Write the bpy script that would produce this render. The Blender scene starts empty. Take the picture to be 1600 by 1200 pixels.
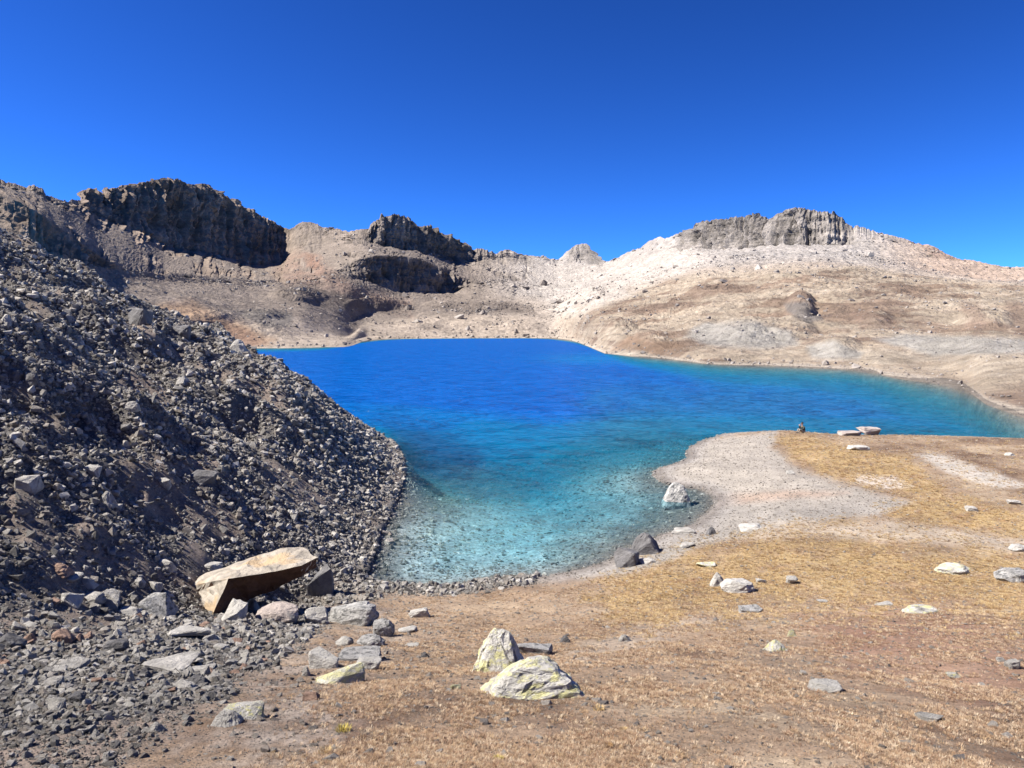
import bpy, bmesh, math, random
import numpy as np
from mathutils import Vector, Euler

# ------------------------------------------------------------------ camera, sky, sun, exposure
sc = bpy.context.scene
COL = sc.collection
CAM_H = 9.5
F = 1155.0                      # focal length in pixels of the 1600 px wide photograph
PITCH = math.atan(85.0 / F)     # the eye level lies 85 px above the middle
cam_d = bpy.data.cameras.new('camera')
cam = bpy.data.objects.new('camera', cam_d)
COL.objects.link(cam)
cam.location = (0, 0, CAM_H)
cam.rotation_euler = (math.pi / 2 - PITCH, 0, 0)
cam_d.sensor_width = 36.0
cam_d.lens = 36.0 * F / 1600.0
cam_d.clip_start = 0.1
cam_d.clip_end = 6000
sc.camera = cam

SUN_EL = math.radians(47.0)
SUN_AZ = math.radians(-4.0)     # how far the sun stands beyond straight left
SUN = np.array([-math.cos(SUN_EL) * math.cos(SUN_AZ), math.cos(SUN_EL) * math.sin(SUN_AZ), math.sin(SUN_EL)])
world = bpy.data.worlds.new('World')
sc.world = world
world.use_nodes = True
wn, wl = world.node_tree.nodes, world.node_tree.links
wn.clear()
sky = wn.new('ShaderNodeTexSky')
sky.sky_type = 'NISHITA'
sky.sun_disc = False
sky.sun_elevation = SUN_EL
sky.sun_rotation = math.atan2(SUN[0], SUN[1])
sky.altitude = 3800
sky.air_density = 1.0
sky.dust_density = 0.1
sky.ozone_density = 3.0
hs = wn.new('ShaderNodeMix')                     # the photograph's deep saturated blue
hs.data_type, hs.blend_type = 'RGBA', 'MULTIPLY'
hs.inputs[0].default_value = 1.0
hs.inputs[7].default_value = (0.43 * 0.44, 1.03 * 0.44, 1.84 * 0.44, 1)
gm = wn.new('ShaderNodeGamma')                   # a steeper fall from the horizon to the top
gm.inputs[1].default_value = 1.48
bg = wn.new('ShaderNodeBackground')
bg.inputs['Strength'].default_value = 0.05
wo = wn.new('ShaderNodeOutputWorld')
wl.new(sky.outputs[0], gm.inputs[0])
wl.new(gm.outputs[0], hs.inputs[6])
wl.new(hs.outputs[2], bg.inputs[0])
wl.new(bg.outputs[0], wo.inputs[0])

sun_d = bpy.data.lights.new('sun', 'SUN')
sun_d.energy = 5.0
sun_d.angle = math.radians(0.5)
sun_d.color = (1.0, 0.94, 0.86)
sun = bpy.data.objects.new('sun', sun_d)
COL.objects.link(sun)
sun.rotation_euler = Vector(SUN).to_track_quat('Z', 'Y').to_euler()

sc.view_settings.view_transform = 'Standard'
sc.view_settings.look = 'None'
sc.view_settings.exposure = 1.18
sc.view_settings.gamma = 1.0
sc.view_settings.use_curve_mapping = False
sc.cycles.transparent_max_bounces = 12
sc.cycles.max_bounces = 6

rng = np.random.default_rng(7)

# ------------------------------------------------------------------ noise
def _hash(ix, iy, iz, seed):
    n = (ix.astype(np.int64) * 374761393 + iy.astype(np.int64) * 668265263 + iz.astype(np.int64) * 2147483647 + seed * 1274126177) & 0xFFFFFFFF
    n = ((n ^ (n >> 13)) * 1274126177) & 0xFFFFFFFF
    n = ((n ^ (n >> 16)) * 2246822519) & 0xFFFFFFFF
    return ((n ^ (n >> 15)) & 0xFFFFFF).astype(np.float32) / np.float32(0xFFFFFF) * 2 - 1

def noise2(x, y, seed=0):
    ix, iy = np.floor(x), np.floor(y)
    fx, fy = (x - ix).astype(np.float32), (y - iy).astype(np.float32)
    ix, iy = ix.astype(np.int64), iy.astype(np.int64)
    z = np.zeros_like(ix)
    u, v = fx * fx * fx * (fx * (fx * 6 - 15) + 10), fy * fy * fy * (fy * (fy * 6 - 15) + 10)
    def g(dx, dy):
        return _hash(ix + dx, iy + dy, z, seed) * (fx - dx) + _hash(ix + dx, iy + dy, z + 7, seed) * (fy - dy)
    a = g(0, 0) * (1 - u) + g(1, 0) * u
    b = g(0, 1) * (1 - u) + g(1, 1) * u
    return (a * (1 - v) + b * v) * 1.5

def noise3(x, y, z, seed=0):
    ix, iy, iz = np.floor(x), np.floor(y), np.floor(z)
    fx, fy, fz = (x - ix).astype(np.float32), (y - iy).astype(np.float32), (z - iz).astype(np.float32)
    ix, iy, iz = ix.astype(np.int64), iy.astype(np.int64), iz.astype(np.int64)
    u, v, w = [t * t * (3 - 2 * t) for t in (fx, fy, fz)]
    r = 0
    for dx in (0, 1):
        for dy in (0, 1):
            for dz in (0, 1):
                r = r + _hash(ix + dx, iy + dy, iz + dz, seed) * (u if dx else 1 - u) * (v if dy else 1 - v) * (w if dz else 1 - w)
    return r

def fbm2(x, y, oct=4, seed=0, gain=0.5, ridged=False):
    s, a, t, k = 0.0, 1.0, 0.0, 1.0
    for o in range(oct):
        n = noise2(x * k + 17.3 * o, y * k - 9.1 * o, seed + o)
        if ridged: n = 1 - 2 * np.abs(n)
        s = s + a * n
        t += a
        a *= gain
        k *= 2.03
    return s / t

def fbm3(x, y, z, oct=4, seed=0, gain=0.5, ridged=False):
    s, a, t, k = 0.0, 1.0, 0.0, 1.0
    for o in range(oct):
        n = noise3(x * k + 17.3 * o, y * k - 9.1 * o, z * k + 5.7 * o, seed + o)
        if ridged: n = 1 - 2 * np.abs(n)
        s = s + a * n
        t += a
        a *= gain
        k *= 2.03
    return s / t

def sstep(a, b, x):
    t = np.clip((x - a) / (b - a), 0, 1)
    return t * t * (3 - 2 * t)

def smax(a, b, k):
    h = np.clip(0.5 + 0.5 * (a - b) / k, 0, 1)
    return b + (a - b) * h + k * h * (1 - h)

def smin(a, b, k):
    return -smax(-a, -b, k)

def box(a, n, axis=0):
    """moving average with edge padding"""
    if n < 2: return a
    pad = [(0, 0)] * a.ndim
    pad[axis] = (n // 2, n - 1 - n // 2)
    b = np.cumsum(np.pad(a, pad, mode='edge'), axis=axis)
    b = np.insert(b, 0, 0, axis=axis)
    sl1, sl0 = [slice(None)] * a.ndim, [slice(None)] * a.ndim
    sl1[axis] = slice(n, None)
    sl0[axis] = slice(None, -n)
    return (b[tuple(sl1)] - b[tuple(sl0)]) / n

# ------------------------------------------------------------------ photograph coordinates <-> the place
CP, SP = math.cos(PITCH), math.sin(PITCH)
def ray(px, py):
    a = (np.asarray(px, float) - 800) / F
    b = (600 - np.asarray(py, float)) / F
    return a, CP + b * SP, -SP + b * CP
def at_depth(px, py, y):
    dx, dy, dz = ray(px, py)
    return dx / dy * y, y + 0 * dx, CAM_H + dz / dy * y
def on_level(px, py, z=0.0):
    dx, dy, dz = ray(px, py)
    t = (z - CAM_H) / dz
    return dx * t, dy * t
def project(x, y, z):
    zz = z - CAM_H
    d = np.maximum(y * CP - zz * SP, 1e-3)
    return 800 + F * x / d, 600 - F * (y * SP + zz * CP) / d

# ------------------------------------------------------------------ object helpers
def tag(o, label=None, cat=None, group=None, kind=None):
    if label: o['label'] = label
    if cat: o['category'] = cat
    if group: o['group'] = group
    if kind: o['kind'] = kind
    return o

def grid_faces(nr, nc, mask=None):
    i = np.arange(nr - 1)[:, None] * nc + np.arange(nc - 1)[None, :]
    q = np.stack([i, i + 1, i + nc + 1, i + nc], -1)
    if mask is not None: return q[mask]
    return q.reshape(-1, 4)

def mesh_from(name, verts, quads, mat, attrs=None, smooth=True, parent=None):
    """verts (n,3), quads (m,4); only the vertices in use are kept; attrs: name -> (n,3) colour or (n,) float"""
    used = np.unique(quads)
    remap = np.zeros(len(verts), np.int64)
    remap[used] = np.arange(len(used))
    v, q = verts[used], remap[quads]
    k = q.shape[1]
    me = bpy.data.meshes.new(name)
    me.vertices.add(len(v))
    me.vertices.foreach_set('co', v.astype(np.float32).ravel())
    me.loops.add(q.size)
    me.loops.foreach_set('vertex_index', q.astype(np.int32).ravel())
    me.polygons.add(len(q))
    me.polygons.foreach_set('loop_start', np.arange(0, q.size, k, dtype=np.int32))
    me.polygons.foreach_set('loop_total', np.full(len(q), k, np.int32))
    me.polygons.foreach_set('use_smooth', np.full(len(q), smooth, bool))
    me.update(calc_edges=True)
    for an, av in (attrs or {}).items():
        av = av[used]
        if av.ndim == 2:
            a = me.attributes.new(an, 'FLOAT_COLOR', 'POINT')
            a.data.foreach_set('color', np.c_[av, np.ones(len(av))].astype(np.float32).ravel())
        else:
            a = me.attributes.new(an, 'FLOAT', 'POINT')
            a.data.foreach_set('value', av.astype(np.float32))
    me.materials.append(mat)
    o = bpy.data.objects.new(name, me)
    COL.objects.link(o)
    if parent: o.parent = parent
    return o

# ------------------------------------------------------------------ materials
def new_mat(name):
    m = bpy.data.materials.new(name)
    m.use_nodes = True
    n = m.node_tree.nodes
    n.clear()
    out = n.new('ShaderNodeOutputMaterial')
    return m, n, m.node_tree.links, out

def N(n, t, **kw):
    x = n.new(t)
    for k, v in kw.items():
        if k in x.inputs.keys(): x.inputs[k].default_value = v
        else: setattr(x, k, v)
    return x

def ramp(n, stops):
    if len(stops) == 1: stops = [(0.0, stops[0][1]), (1.0, stops[0][1])]
    r = n.new('ShaderNodeValToRGB')
    e = r.color_ramp.elements
    while len(e) < len(stops): e.new(0.5)
    for k, (p, c) in enumerate(stops):
        e[k].position = p
        e[k].color = (c[0], c[1], c[2], 1) if len(c) == 3 else c
    return r

def mulcol(n, l, a, b, fac=1.0, mode='MULTIPLY'):
    m = n.new('ShaderNodeMix')
    m.data_type = 'RGBA'
    m.blend_type = mode
    if isinstance(fac, float): m.inputs[0].default_value = fac
    else: l.new(fac, m.inputs[0])
    for sock, v in ((m.inputs[6], a), (m.inputs[7], b)):
        if isinstance(v, tuple): sock.default_value = v + (1,)
        else: l.new(v, sock)
    return m.outputs[2]

def terrain_mat(name, scales, bump_scale, bump_dist, rough=0.95, lo=0.6, hi=1.35):
    """painted albedo from the 'paint' attribute, broken up by grain, with fine relief"""
    m, n, l, out = new_mat(name)
    at = N(n, 'ShaderNodeAttribute', attribute_name='paint')
    co = n.new('ShaderNodeTexCoord')
    col = at.outputs['Color']
    for s, amt in scales:
        t = N(n, 'ShaderNodeTexNoise', Scale=s, Detail=5.0, Roughness=0.65)
        l.new(co.outputs['Object'], t.inputs['Vector'])
        r = ramp(n, [(0.3, (lo, lo, lo)), (0.7, (hi, hi, hi))])
        l.new(t.outputs[0], r.inputs[0])
        col = mulcol(n, l, col, r.outputs[0], amt)
    b = N(n, 'ShaderNodeBsdfPrincipled', Roughness=rough)
    b.inputs['Specular IOR Level'].default_value = 0.15
    l.new(col, b.inputs['Base Color'])
    t2 = N(n, 'ShaderNodeTexNoise', Scale=bump_scale, Detail=7.0, Roughness=0.7)
    l.new(co.outputs['Object'], t2.inputs['Vector'])
    bp = N(n, 'ShaderNodeBump', Strength=1.0, Distance=bump_dist)
    l.new(t2.outputs[0], bp.inputs['Height'])
    l.new(bp.outputs[0], b.inputs['Normal'])
    l.new(b.outputs[0], out.inputs[0])
    return m

def rock_mat(name, cols, lichen=None, lichen_amt=0.0, scale=3.0, spread=0.0, dark=0.5, patch=None, patch_amt=0.0):
    m, n, l, out = new_mat(name)
    oi = n.new('ShaderNodeObjectInfo')
    co = n.new('ShaderNodeTexCoord')
    ad = N(n, 'ShaderNodeVectorMath', operation='ADD')
    sc_ = N(n, 'ShaderNodeVectorMath', operation='SCALE')
    cmb = n.new('ShaderNodeCombineXYZ')
    for k in range(3): l.new(oi.outputs['Random'], cmb.inputs[k])
    l.new(cmb.outputs[0], sc_.inputs[0])
    sc_.inputs['Scale'].default_value = 40.0
    l.new(co.outputs['Object'], ad.inputs[0])
    l.new(sc_.outputs[0], ad.inputs[1])
    vec = ad.outputs[0]
    r0 = ramp(n, [(k / max(1, len(cols) - 1), c) for k, c in enumerate(cols)])
    l.new(oi.outputs['Random'], r0.inputs[0])
    col = r0.outputs[0]
    t = N(n, 'ShaderNodeTexNoise', Scale=scale, Detail=6.0, Roughness=0.65)
    l.new(vec, t.inputs['Vector'])
    rr = ramp(n, [(0.32, (dark, dark, dark)), (0.62, (1.2, 1.2, 1.2))])
    l.new(t.outputs[0], rr.inputs[0])
    col = mulcol(n, l, col, rr.outputs[0], 0.85)
    if patch:
        t4 = N(n, 'ShaderNodeTexNoise', Scale=scale * 0.6, Detail=3.0)
        l.new(vec, t4.inputs['Vector'])
        r4 = ramp(n, [(0.60 - 0.3 * patch_amt, (0, 0, 0)), (0.68 - 0.3 * patch_amt, (1, 1, 1))])
        l.new(t4.outputs[0], r4.inputs[0])
        col = mulcol(n, l, col, patch, r4.outputs[0], 'MIX')
    if lichen:
        t3 = N(n, 'ShaderNodeTexNoise', Scale=scale * 1.6, Detail=8.0, Roughness=0.7)
        l.new(vec, t3.inputs['Vector'])
        r3 = ramp(n, [(0.62 - 0.3 * lichen_amt, (0, 0, 0)), (0.70 - 0.3 * lichen_amt, (1, 1, 1))])
        l.new(t3.outputs[0], r3.inputs[0])
        col = mulcol(n, l, col, lichen, r3.outputs[0], 'MIX')
        t5 = N(n, 'ShaderNodeTexVoronoi', Scale=scale * 7.0)
        l.new(vec, t5.inputs['Vector'])
        r5 = ramp(n, [(0.16, (0.32, 0.32, 0.30)), (0.3, (1, 1, 1))])
        l.new(t5.outputs['Distance'], r5.inputs[0])
        col = mulcol(n, l, col, r5.outputs[0], 0.55)
    b = N(n, 'ShaderNodeBsdfPrincipled', Roughness=0.88)
    b.inputs['Specular IOR Level'].default_value = 0.25
    l.new(col, b.inputs['Base Color'])
    tb = N(n, 'ShaderNodeTexNoise', Scale=scale * 4, Detail=6.0, Roughness=0.7)
    l.new(vec, tb.inputs['Vector'])
    bp = N(n, 'ShaderNodeBump', Strength=1.0, Distance=0.09)
    l.new(tb.outputs[0], bp.inputs['Height'])
    l.new(bp.outputs[0], b.inputs['Normal'])
    l.new(b.outputs[0], out.inputs[0])
    return m

M = {}
M['far'] = terrain_mat('mountain_ground', [(0.03, 0.5), (0.25, 0.6)], 0.22, 2.2)
M['near'] = terrain_mat('tundra_ground', [(0.7, 0.55), (9.0, 0.8), (45.0, 0.7)], 26.0, 0.03)
M['scree'] = terrain_mat('scree_ground', [(0.5, 0.6), (6.0, 0.8), (30.0, 0.8)], 11.0, 0.10)
M['bed'] = terrain_mat('lake_bed_ground', [(0.5, 0.5), (3.5, 1.0), (9.0, 0.9)], 5.0, 0.08, lo=0.55, hi=1.3)
GREYS = [(0.20, 0.187, 0.168), (0.38, 0.36, 0.33), (0.11, 0.103, 0.093), (0.58, 0.55, 0.50), (0.25, 0.215, 0.18), (0.30, 0.28, 0.255)]
M['stone'] = rock_mat('scree_stone', GREYS, scale=2.0, dark=0.7)
M['pebble'] = rock_mat('pebble_stone', [(0.36, 0.32, 0.275), (0.25, 0.22, 0.19), (0.46, 0.42, 0.37), (0.18, 0.16, 0.145), (0.38, 0.32, 0.26)], scale=2.0, dark=0.75)
M['grey'] = rock_mat('grey_rock', [(0.40, 0.38, 0.345)], scale=2.2)
M['dark'] = rock_mat('dark_rock', [(0.155, 0.15, 0.15)], scale=2.2)
M['pale'] = rock_mat('pale_rock', [(0.45, 0.43, 0.39)], scale=2.6, dark=0.7)
M['rust'] = rock_mat('rusty_rock', [(0.36, 0.24, 0.18)], scale=2.2)
M['pink'] = rock_mat('pinkish_rock', [(0.38, 0.325, 0.29)], scale=2.2, dark=0.6, patch=(0.2, 0.19, 0.18), patch_amt=0.2)
M['ochre'] = rock_mat('ochre_rock', [(0.36, 0.32, 0.265)], scale=1.6, dark=0.5, patch=(0.40, 0.30, 0.19), patch_amt=0.3)
M['lichen'] = rock_mat('lichen_rock', [(0.54, 0.52, 0.47)], lichen=(0.62, 0.59, 0.30), lichen_amt=0.42, scale=2.6, dark=0.5, patch=(0.15, 0.14, 0.13), patch_amt=0.1)
M['break'] = rock_mat('rusty_shaded_face', [(0.10, 0.055, 0.036)], scale=2.0, dark=0.6)  # reddish brown rock, with the slab's front shade painted into the colour
M['yellow'] = rock_mat('yellow_lichen_rock', [(0.60, 0.58, 0.48)], lichen=(0.64, 0.61, 0.34), lichen_amt=0.6, scale=3.0, dark=0.65)
M['speckled'] = rock_mat('speckled_rock', [(0.40, 0.39, 0.37)], lichen=(0.16, 0.16, 0.155), lichen_amt=0.4, scale=4.0, dark=0.6)

# ------------------------------------------------------------------ near land: shoreline and height
SHORE_PX = [(582, 677), (600, 687), (612, 697), (621, 708), (625, 722), (625, 750), (613, 780), (600, 807), (586, 832), (580, 850), (568, 880),
            (560, 903), (580, 916), (640, 920), (700, 921), (745, 916), (790, 908), (860, 905), (905, 896), (945, 886), (965, 877),
            (985, 862), (1010, 851), (1040, 838), (1062, 832), (1090, 823), (1103, 810), (1117, 797), (1124, 786), (1120, 777), (1110, 770),
            (1095, 764), (1072, 761), (1050, 757), (1036, 751), (1026, 744), (1028, 736), (1047, 729), (1068, 724), (1079, 716), (1077, 706),
            (1086, 697), (1112, 685), (1137, 679), (1175, 676), (1225, 674), (1262, 677), (1310, 681), (1375, 681), (1425, 682), (1487, 684),
            (1550, 686), (1600, 687)]
BACK = [(-300, 260), (-140, 182), (-80, 125), (-46, 96), (-24, 80), (-14.5, 70)]
sx, sy = on_level([p[0] for p in SHORE_PX], [p[1] for p in SHORE_PX])
SH = list(zip(sx, sy))
LAND = np.array(BACK + SH + [(70, 63), (110, 58), (260, 40), (260, -200), (-300, -200)])
TOE = np.array(BACK + SH[:12] + [(-6.9, 24), (-6.8, 17), (-6.2, 10), (-5.4, 3.5), (-5.0, -6), (-5, -200)])

def poly_dist(x, y, P, closed):
    d2 = np.full(x.shape, 1e12)
    k = len(P) if closed else len(P) - 1
    for i in range(k):
        ax, ay = P[i]
        bx, by = P[(i + 1) % len(P)]
        ex, ey = bx - ax, by - ay
        t = np.clip(((x - ax) * ex + (y - ay) * ey) / (ex * ex + ey * ey + 1e-12), 0, 1)
        d2 = np.minimum(d2, (x - ax - t * ex) ** 2 + (y - ay - t * ey) ** 2)
    return np.sqrt(d2)

def inside(x, y, P):
    r = np.zeros(x.shape, bool)
    for i in range(len(P)):
        ax, ay = P[i]
        bx, by = P[(i + 1) % len(P)]
        c = (ay > y) != (by > y)
        r ^= c & (x < (bx - ax) * (y - ay) / ((by - ay) if by != ay else 1e-9) + ax)
    return r

SCREE = np.array(list(map(tuple, TOE)) + [(-300, -200)])
def near_fields(x, y):
    s = poly_dist(x, y, LAND, True)
    s = np.where(inside(x, y, LAND), s, -s)
    t = poly_dist(x, y, TOE, False)
    t = np.where(inside(x, y, SCREE), t, -t)
    return s, t

PIT = (-7.1, 23.7)
def height(x, y, full=False):
    x = np.asarray(x, float)
    y = np.asarray(y, float)
    s, t = near_fields(x, y)
    sw = s + 0.35 * noise2(x * 0.55, y * 0.55, 3) + 0.18 * noise2(x * 1.7, y * 1.7, 4)
    T = 7.9 - 0.305 * y + 0.35 * fbm2(x * 0.09, y * 0.09, 3, 11)
    T = smax(T, 0.85 + 0.25 * fbm2(x * 0.07, y * 0.07, 2, 12) + 0.0 * x, 1.6)
    R = np.where(sw > 0, 0.16 * sw + 0.008 * sw ** 2, sw * 0.16)
    z = smin(T, R, 0.5) + 0.125 * np.exp(-np.abs(sw))
    z = z + sstep(0.5, 3, s) * (0.10 * fbm2(x * 0.35, y * 0.35, 4, 21) + 0.05 * fbm2(x * 1.3, y * 1.3, 3, 22))
    amp = sstep(0.5, 9, t)
    S = 0.76 * t - 0.0105 * np.clip(t, 0, 20.5) ** 2 + amp * (2.7 * fbm2(x * 0.075, y * 0.075, 3, 31) + 1.6 * fbm2(x * 0.2 + 0.06 * y, y * 0.2, 4, 32, ridged=True) - 0.2)
    S = smin(S, 15.1 + 0.03 * t + 2.0 * noise2(x * 0.04, y * 0.04, 33), 3.0)
    S = S + 0.16 * sstep(0, 2, t) * fbm2(x * 0.8, y * 0.8, 4, 34)
    S = np.where(t > -3, S, -50 + 0 * S)
    zz = smax(z, S, 0.7)
    # under water: shallow shelves by the meadow, a steep apron below the scree
    w = np.maximum(-s, 0)
    shelf = 0.13 * w + 0.004 * w ** 2
    dtoe = poly_dist(x, y, TOE[:len(BACK) + 12], False)
    apron = sstep(0.0, 22.0, np.clip(y - 37, 0, 99) * 0.9 - 0.25 * dtoe) * np.clip(3.4 - 0.0 * dtoe, 0, 9) * sstep(0.0, 3.0, w) * sstep(15, 4, dtoe)
    bed = -(shelf + apron) + 0.06 * fbm2(x * 0.9, y * 0.9, 3, 41)
    zz = np.where(s < -0.3, smin(bed, zz, 0.2), zz)
    zz = np.maximum(zz, -14)
    zz = zz - 0.55 * np.exp(-(((x - PIT[0]) / 1.15) ** 2 + ((y - PIT[1]) / 0.85) ** 2) ** 2)   # the hollow beneath the leaning slab
    if full: return zz, s, t
    return zz

def ground_hit(px, py):
    """where the line of sight through a photograph pixel first meets the near ground"""
    dx, dy, dz = [float(v) for v in ray(px, py)]
    r = np.geomspace(1.2, 140, 1500)
    zz = height(dx / dy * r, r)
    below = np.nonzero(CAM_H + dz / dy * r < zz)[0]
    k = below[0] if len(below) else len(r) - 1
    y = r[k]
    return float(dx / dy * y), float(y), float(zz[k])

az = np.unique(np.concatenate([np.linspace(-180, -48, 40), np.linspace(-48, 48, 880), np.linspace(48, 180, 40)]))
rr = np.concatenate([np.array([0.02, 0.5, 1.0, 1.5]), np.geomspace(2.0, 125, 440)])
AZ, RR = np.meshgrid(np.radians(az), rr)
NX, NY = RR * np.sin(AZ), RR * np.cos(AZ)
NZ, NS, NT = height(NX.ravel(), NY.ravel(), True)
NZ, NS, NT = NZ.reshape(NX.shape), NS.reshape(NX.shape), NT.reshape(NX.shape)

def mixc(c, col, f):
    f = np.clip(f, 0, 1)[..., None]
    return c * (1 - f) + np.array(col) * f

def poly_mask(px, py, P, soft, seed, wob=0.0, sc_=0.02):
    """soft membership of image-traced patches of ground (fixed to the ground once painted)"""
    P = np.array(P, float)
    wx = px + wob * fbm2(px * sc_, py * sc_ * 2, 3, seed)
    wy = py + wob * 0.5 * fbm2(px * sc_ + 31, py * sc_ * 2 + 7, 3, seed + 5)
    d = poly_dist(wx, wy * 1.0, P, True)
    d = np.where(inside(wx, wy, P), d, -d)
    return sstep(-soft, soft, d)

NPX, NPY = project(NX, NY, NZ)
n1 = fbm2(NX * 0.25, NY * 0.25, 4, 51)
n2 = fbm2(NX * 0.9, NY * 0.9, 4, 52)
n3 = fbm2(NX * 4.0, NY * 4.0, 3, 53)
c = np.zeros(NX.shape + (3,)) + np.array([0.245, 0.178, 0.122])
c = mixc(c, (0.12, 0.078, 0.054), sstep(-0.1, 0.4, n1 + 0.5 * n2))
c = mixc(c, (0.32, 0.25, 0.175), sstep(0.05, 0.45, -n1 + 0.6 * n2))
gold = np.maximum.reduce([
    poly_mask(NPX, NPY, [(1210, 685), (1262, 683), (1340, 700), (1420, 720), (1480, 770), (1600, 800), (1700, 870), (1600, 838), (1400, 812), (1370, 790), (1440, 778), (1330, 755), (1250, 720)], 10, 61, 20),
    poly_mask(NPX, NPY, [(940, 905), (1090, 862), (1230, 832), (1400, 845), (1600, 870), (1700, 930), (1600, 960), (1450, 930), (1330, 940), (1180, 935), (1020, 965), (950, 950)], 45, 62, 120)])
c = mixc(c, (0.37, 0.265, 0.13), gold * sstep(-0.35, 0.25, n2 + 0.5 * n3 + 0.1) * 0.85)
c = mixc(c, (0.28, 0.155, 0.065), gold * sstep(0.1, 0.5, -n2 + 0.6 * n3) * 0.6)
beach = poly_mask(NPX, NPY, [(1000, 745), (1075, 690), (1215, 672), (1205, 700), (1250, 735), (1330, 760), (1420, 785), (1370, 805), (1240, 815), (1180, 832), (1100, 850), (1060, 870), (960, 900), (900, 905), (900, 890), (1090, 815), (1120, 780), (1020, 760)], 8, 63, 12)
c = mixc(c, (0.305, 0.275, 0.238), beach)
c = mixc(c, (0.26, 0.24, 0.215), beach * sstep(770, 800, NPY) * 0.7)
c = mixc(c, (0.34, 0.24, 0.18), beach * poly_mask(NPX, NPY, [(1110, 775), (1250, 765), (1330, 772), (1250, 778), (1120, 790)], 6, 64, 10) * 0.6)
strip = poly_mask(NPX, NPY, [(1430, 710), (1480, 712), (1560, 740), (1620, 765), (1560, 762), (1480, 740)], 5, 65, 12)
c = mixc(c, (0.42, 0.39, 0.345), strip * 0.8)
strip2 = poly_mask(NPX, NPY, [(1340, 742), (1400, 745), (1430, 760), (1380, 764), (1340, 755)], 4, 66, 10)
c = mixc(c, (0.5, 0.46, 0.42), strip2 * 0.7)
pale = poly_mask(NPX, NPY, [(1200, 820), (1400, 815), (1600, 842), (1700, 870), (1400, 845), (1230, 838), (1150, 850)], 8, 67, 20)
c = mixc(c, (0.38, 0.325, 0.26), pale * 0.75)
path = poly_mask(NPX, NPY, [(920, 1000), (1080, 960), (1180, 948), (1150, 965), (1000, 1015), (900, 1040), (820, 1040)], 10, 68, 24)
c = mixc(c, (0.34, 0.28, 0.22), path * 0.6)
redp = poly_mask(NPX, NPY, [(1250, 960), (1450, 935), (1600, 990), (1650, 1100), (1500, 1090), (1300, 1040)], 40, 69, 60)
c = mixc(c, (0.24, 0.135, 0.095), redp * 0.55)
c = mixc(c, (0.30, 0.255, 0.215), poly_mask(NPX, NPY, [(150, 1210), (330, 1100), (430, 1030), (500, 985), (640, 930), (720, 930), (640, 1010), (560, 1090), (480, 1210)], 40, 74, 60) * sstep(-0.3, 0.3, n2 + 0.5 * n3) * 0.8)
c = mixc(c, (0.30, 0.22, 0.15), poly_mask(NPX, NPY, [(620, 940), (900, 905), (960, 900), (930, 960), (700, 1010), (600, 990)], 16, 70, 30) * 0.6)
# gravel along the waterline
c = mixc(c, (0.29, 0.27, 0.25), sstep(1.6, 0.2, NS) * 0.8)
c = mixc(c, (0.15, 0.13, 0.115), sstep(0.7, 0.1, NS + 0.4 * n2) * 0.65)
# scree and its earthy patches
scr = sstep(-1.6, 0.6, NT + 1.2 * n2) * (NS > -0.4)
scr = np.maximum(scr, 0.85 * poly_mask(NPX, NPY, [(-300, 900), (560, 905), (590, 925), (540, 955), (480, 985), (420, 1040), (330, 1100), (150, 1215), (60, 1400), (-300, 1400)], 24, 85, 40) * (NS > 0) * (NY > 1.5))
earth = sstep(0.0, 0.35, n1 + 0.35 * n2 + 0.25 * poly_mask(NPX, NPY, [(0, 690), (200, 720), (330, 700), (420, 760), (350, 830), (150, 830), (0, 800)], 30, 71, 40))
sc_c = np.zeros(NX.shape + (3,)) + np.array([0.13, 0.12, 0.11])
sc_c = mixc(sc_c, (0.235, 0.19, 0.158), earth)
c = np.where((scr > 0)[..., None], c * (1 - scr[..., None]) + sc_c * scr[..., None], c)
# lake bed: dark stones by the shore and under the scree, pale silt farther out
bedc = np.zeros(NX.shape + (3,)) + np.array([0.36, 0.36, 0.345])
pale_bed = poly_mask(NPX, NPY, [(600, 850), (640, 795), (720, 770), (800, 790), (860, 830), (840, 880), (740, 905), (620, 900)], 30, 72, 40)
bedc = mixc(bedc, (0.50, 0.52, 0.52), pale_bed)
bedc = mixc(bedc, (0.17, 0.155, 0.14), sstep(2.2, 0.2, -NS + 0.8 * n2))
dt_ = poly_dist(NX.ravel(), NY.ravel(), TOE[:len(BACK) + 12], False).reshape(NX.shape)
bedc = mixc(bedc, (0.15, 0.15, 0.15), sstep(7, 1.5, dt_ + 2 * n2) * sstep(33, 42, NY) * 0.9)
bedc = mixc(bedc, (0.14, 0.13, 0.12), poly_mask(NPX, NPY, [(900, 880), (1000, 800), (1030, 700), (1090, 680), (1140, 780), (1080, 830), (970, 880)], 30, 73, 30) * 0.9)
under = NS < -0.05
c = np.where(under[..., None], bedc, c)
verts = np.stack([NX, NY, NZ], -1).reshape(-1, 3)
paint = c.reshape(-1, 3)
nr, nc = NX.shape
fs = (NS[:-1, :-1] + NS[1:, 1:]) / 2
ft = (NT[:-1, :-1] + NT[1:, 1:]) / 2
is_bed = fs < -0.15
is_scree = (~is_bed) & (ft > 0.0)
is_ground = ~(is_bed | is_scree)
tag(mesh_from('ground', verts, grid_faces(nr, nc, is_ground), M['near'], {'paint': paint}), 'dry brown and golden tundra slope falling to the lake and gravel spit', kind='structure')
tag(mesh_from('scree_slope', verts, grid_faces(nr, nc, is_scree), M['scree'], {'paint': paint}), 'steep dark grey scree slope dropping into the lake on the left', kind='structure')
tag(mesh_from('lake_bed', verts, grid_faces(nr, nc, is_bed), M['bed'], {'paint': paint}), 'stony lake bed showing through the shallows', kind='structure')

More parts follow.
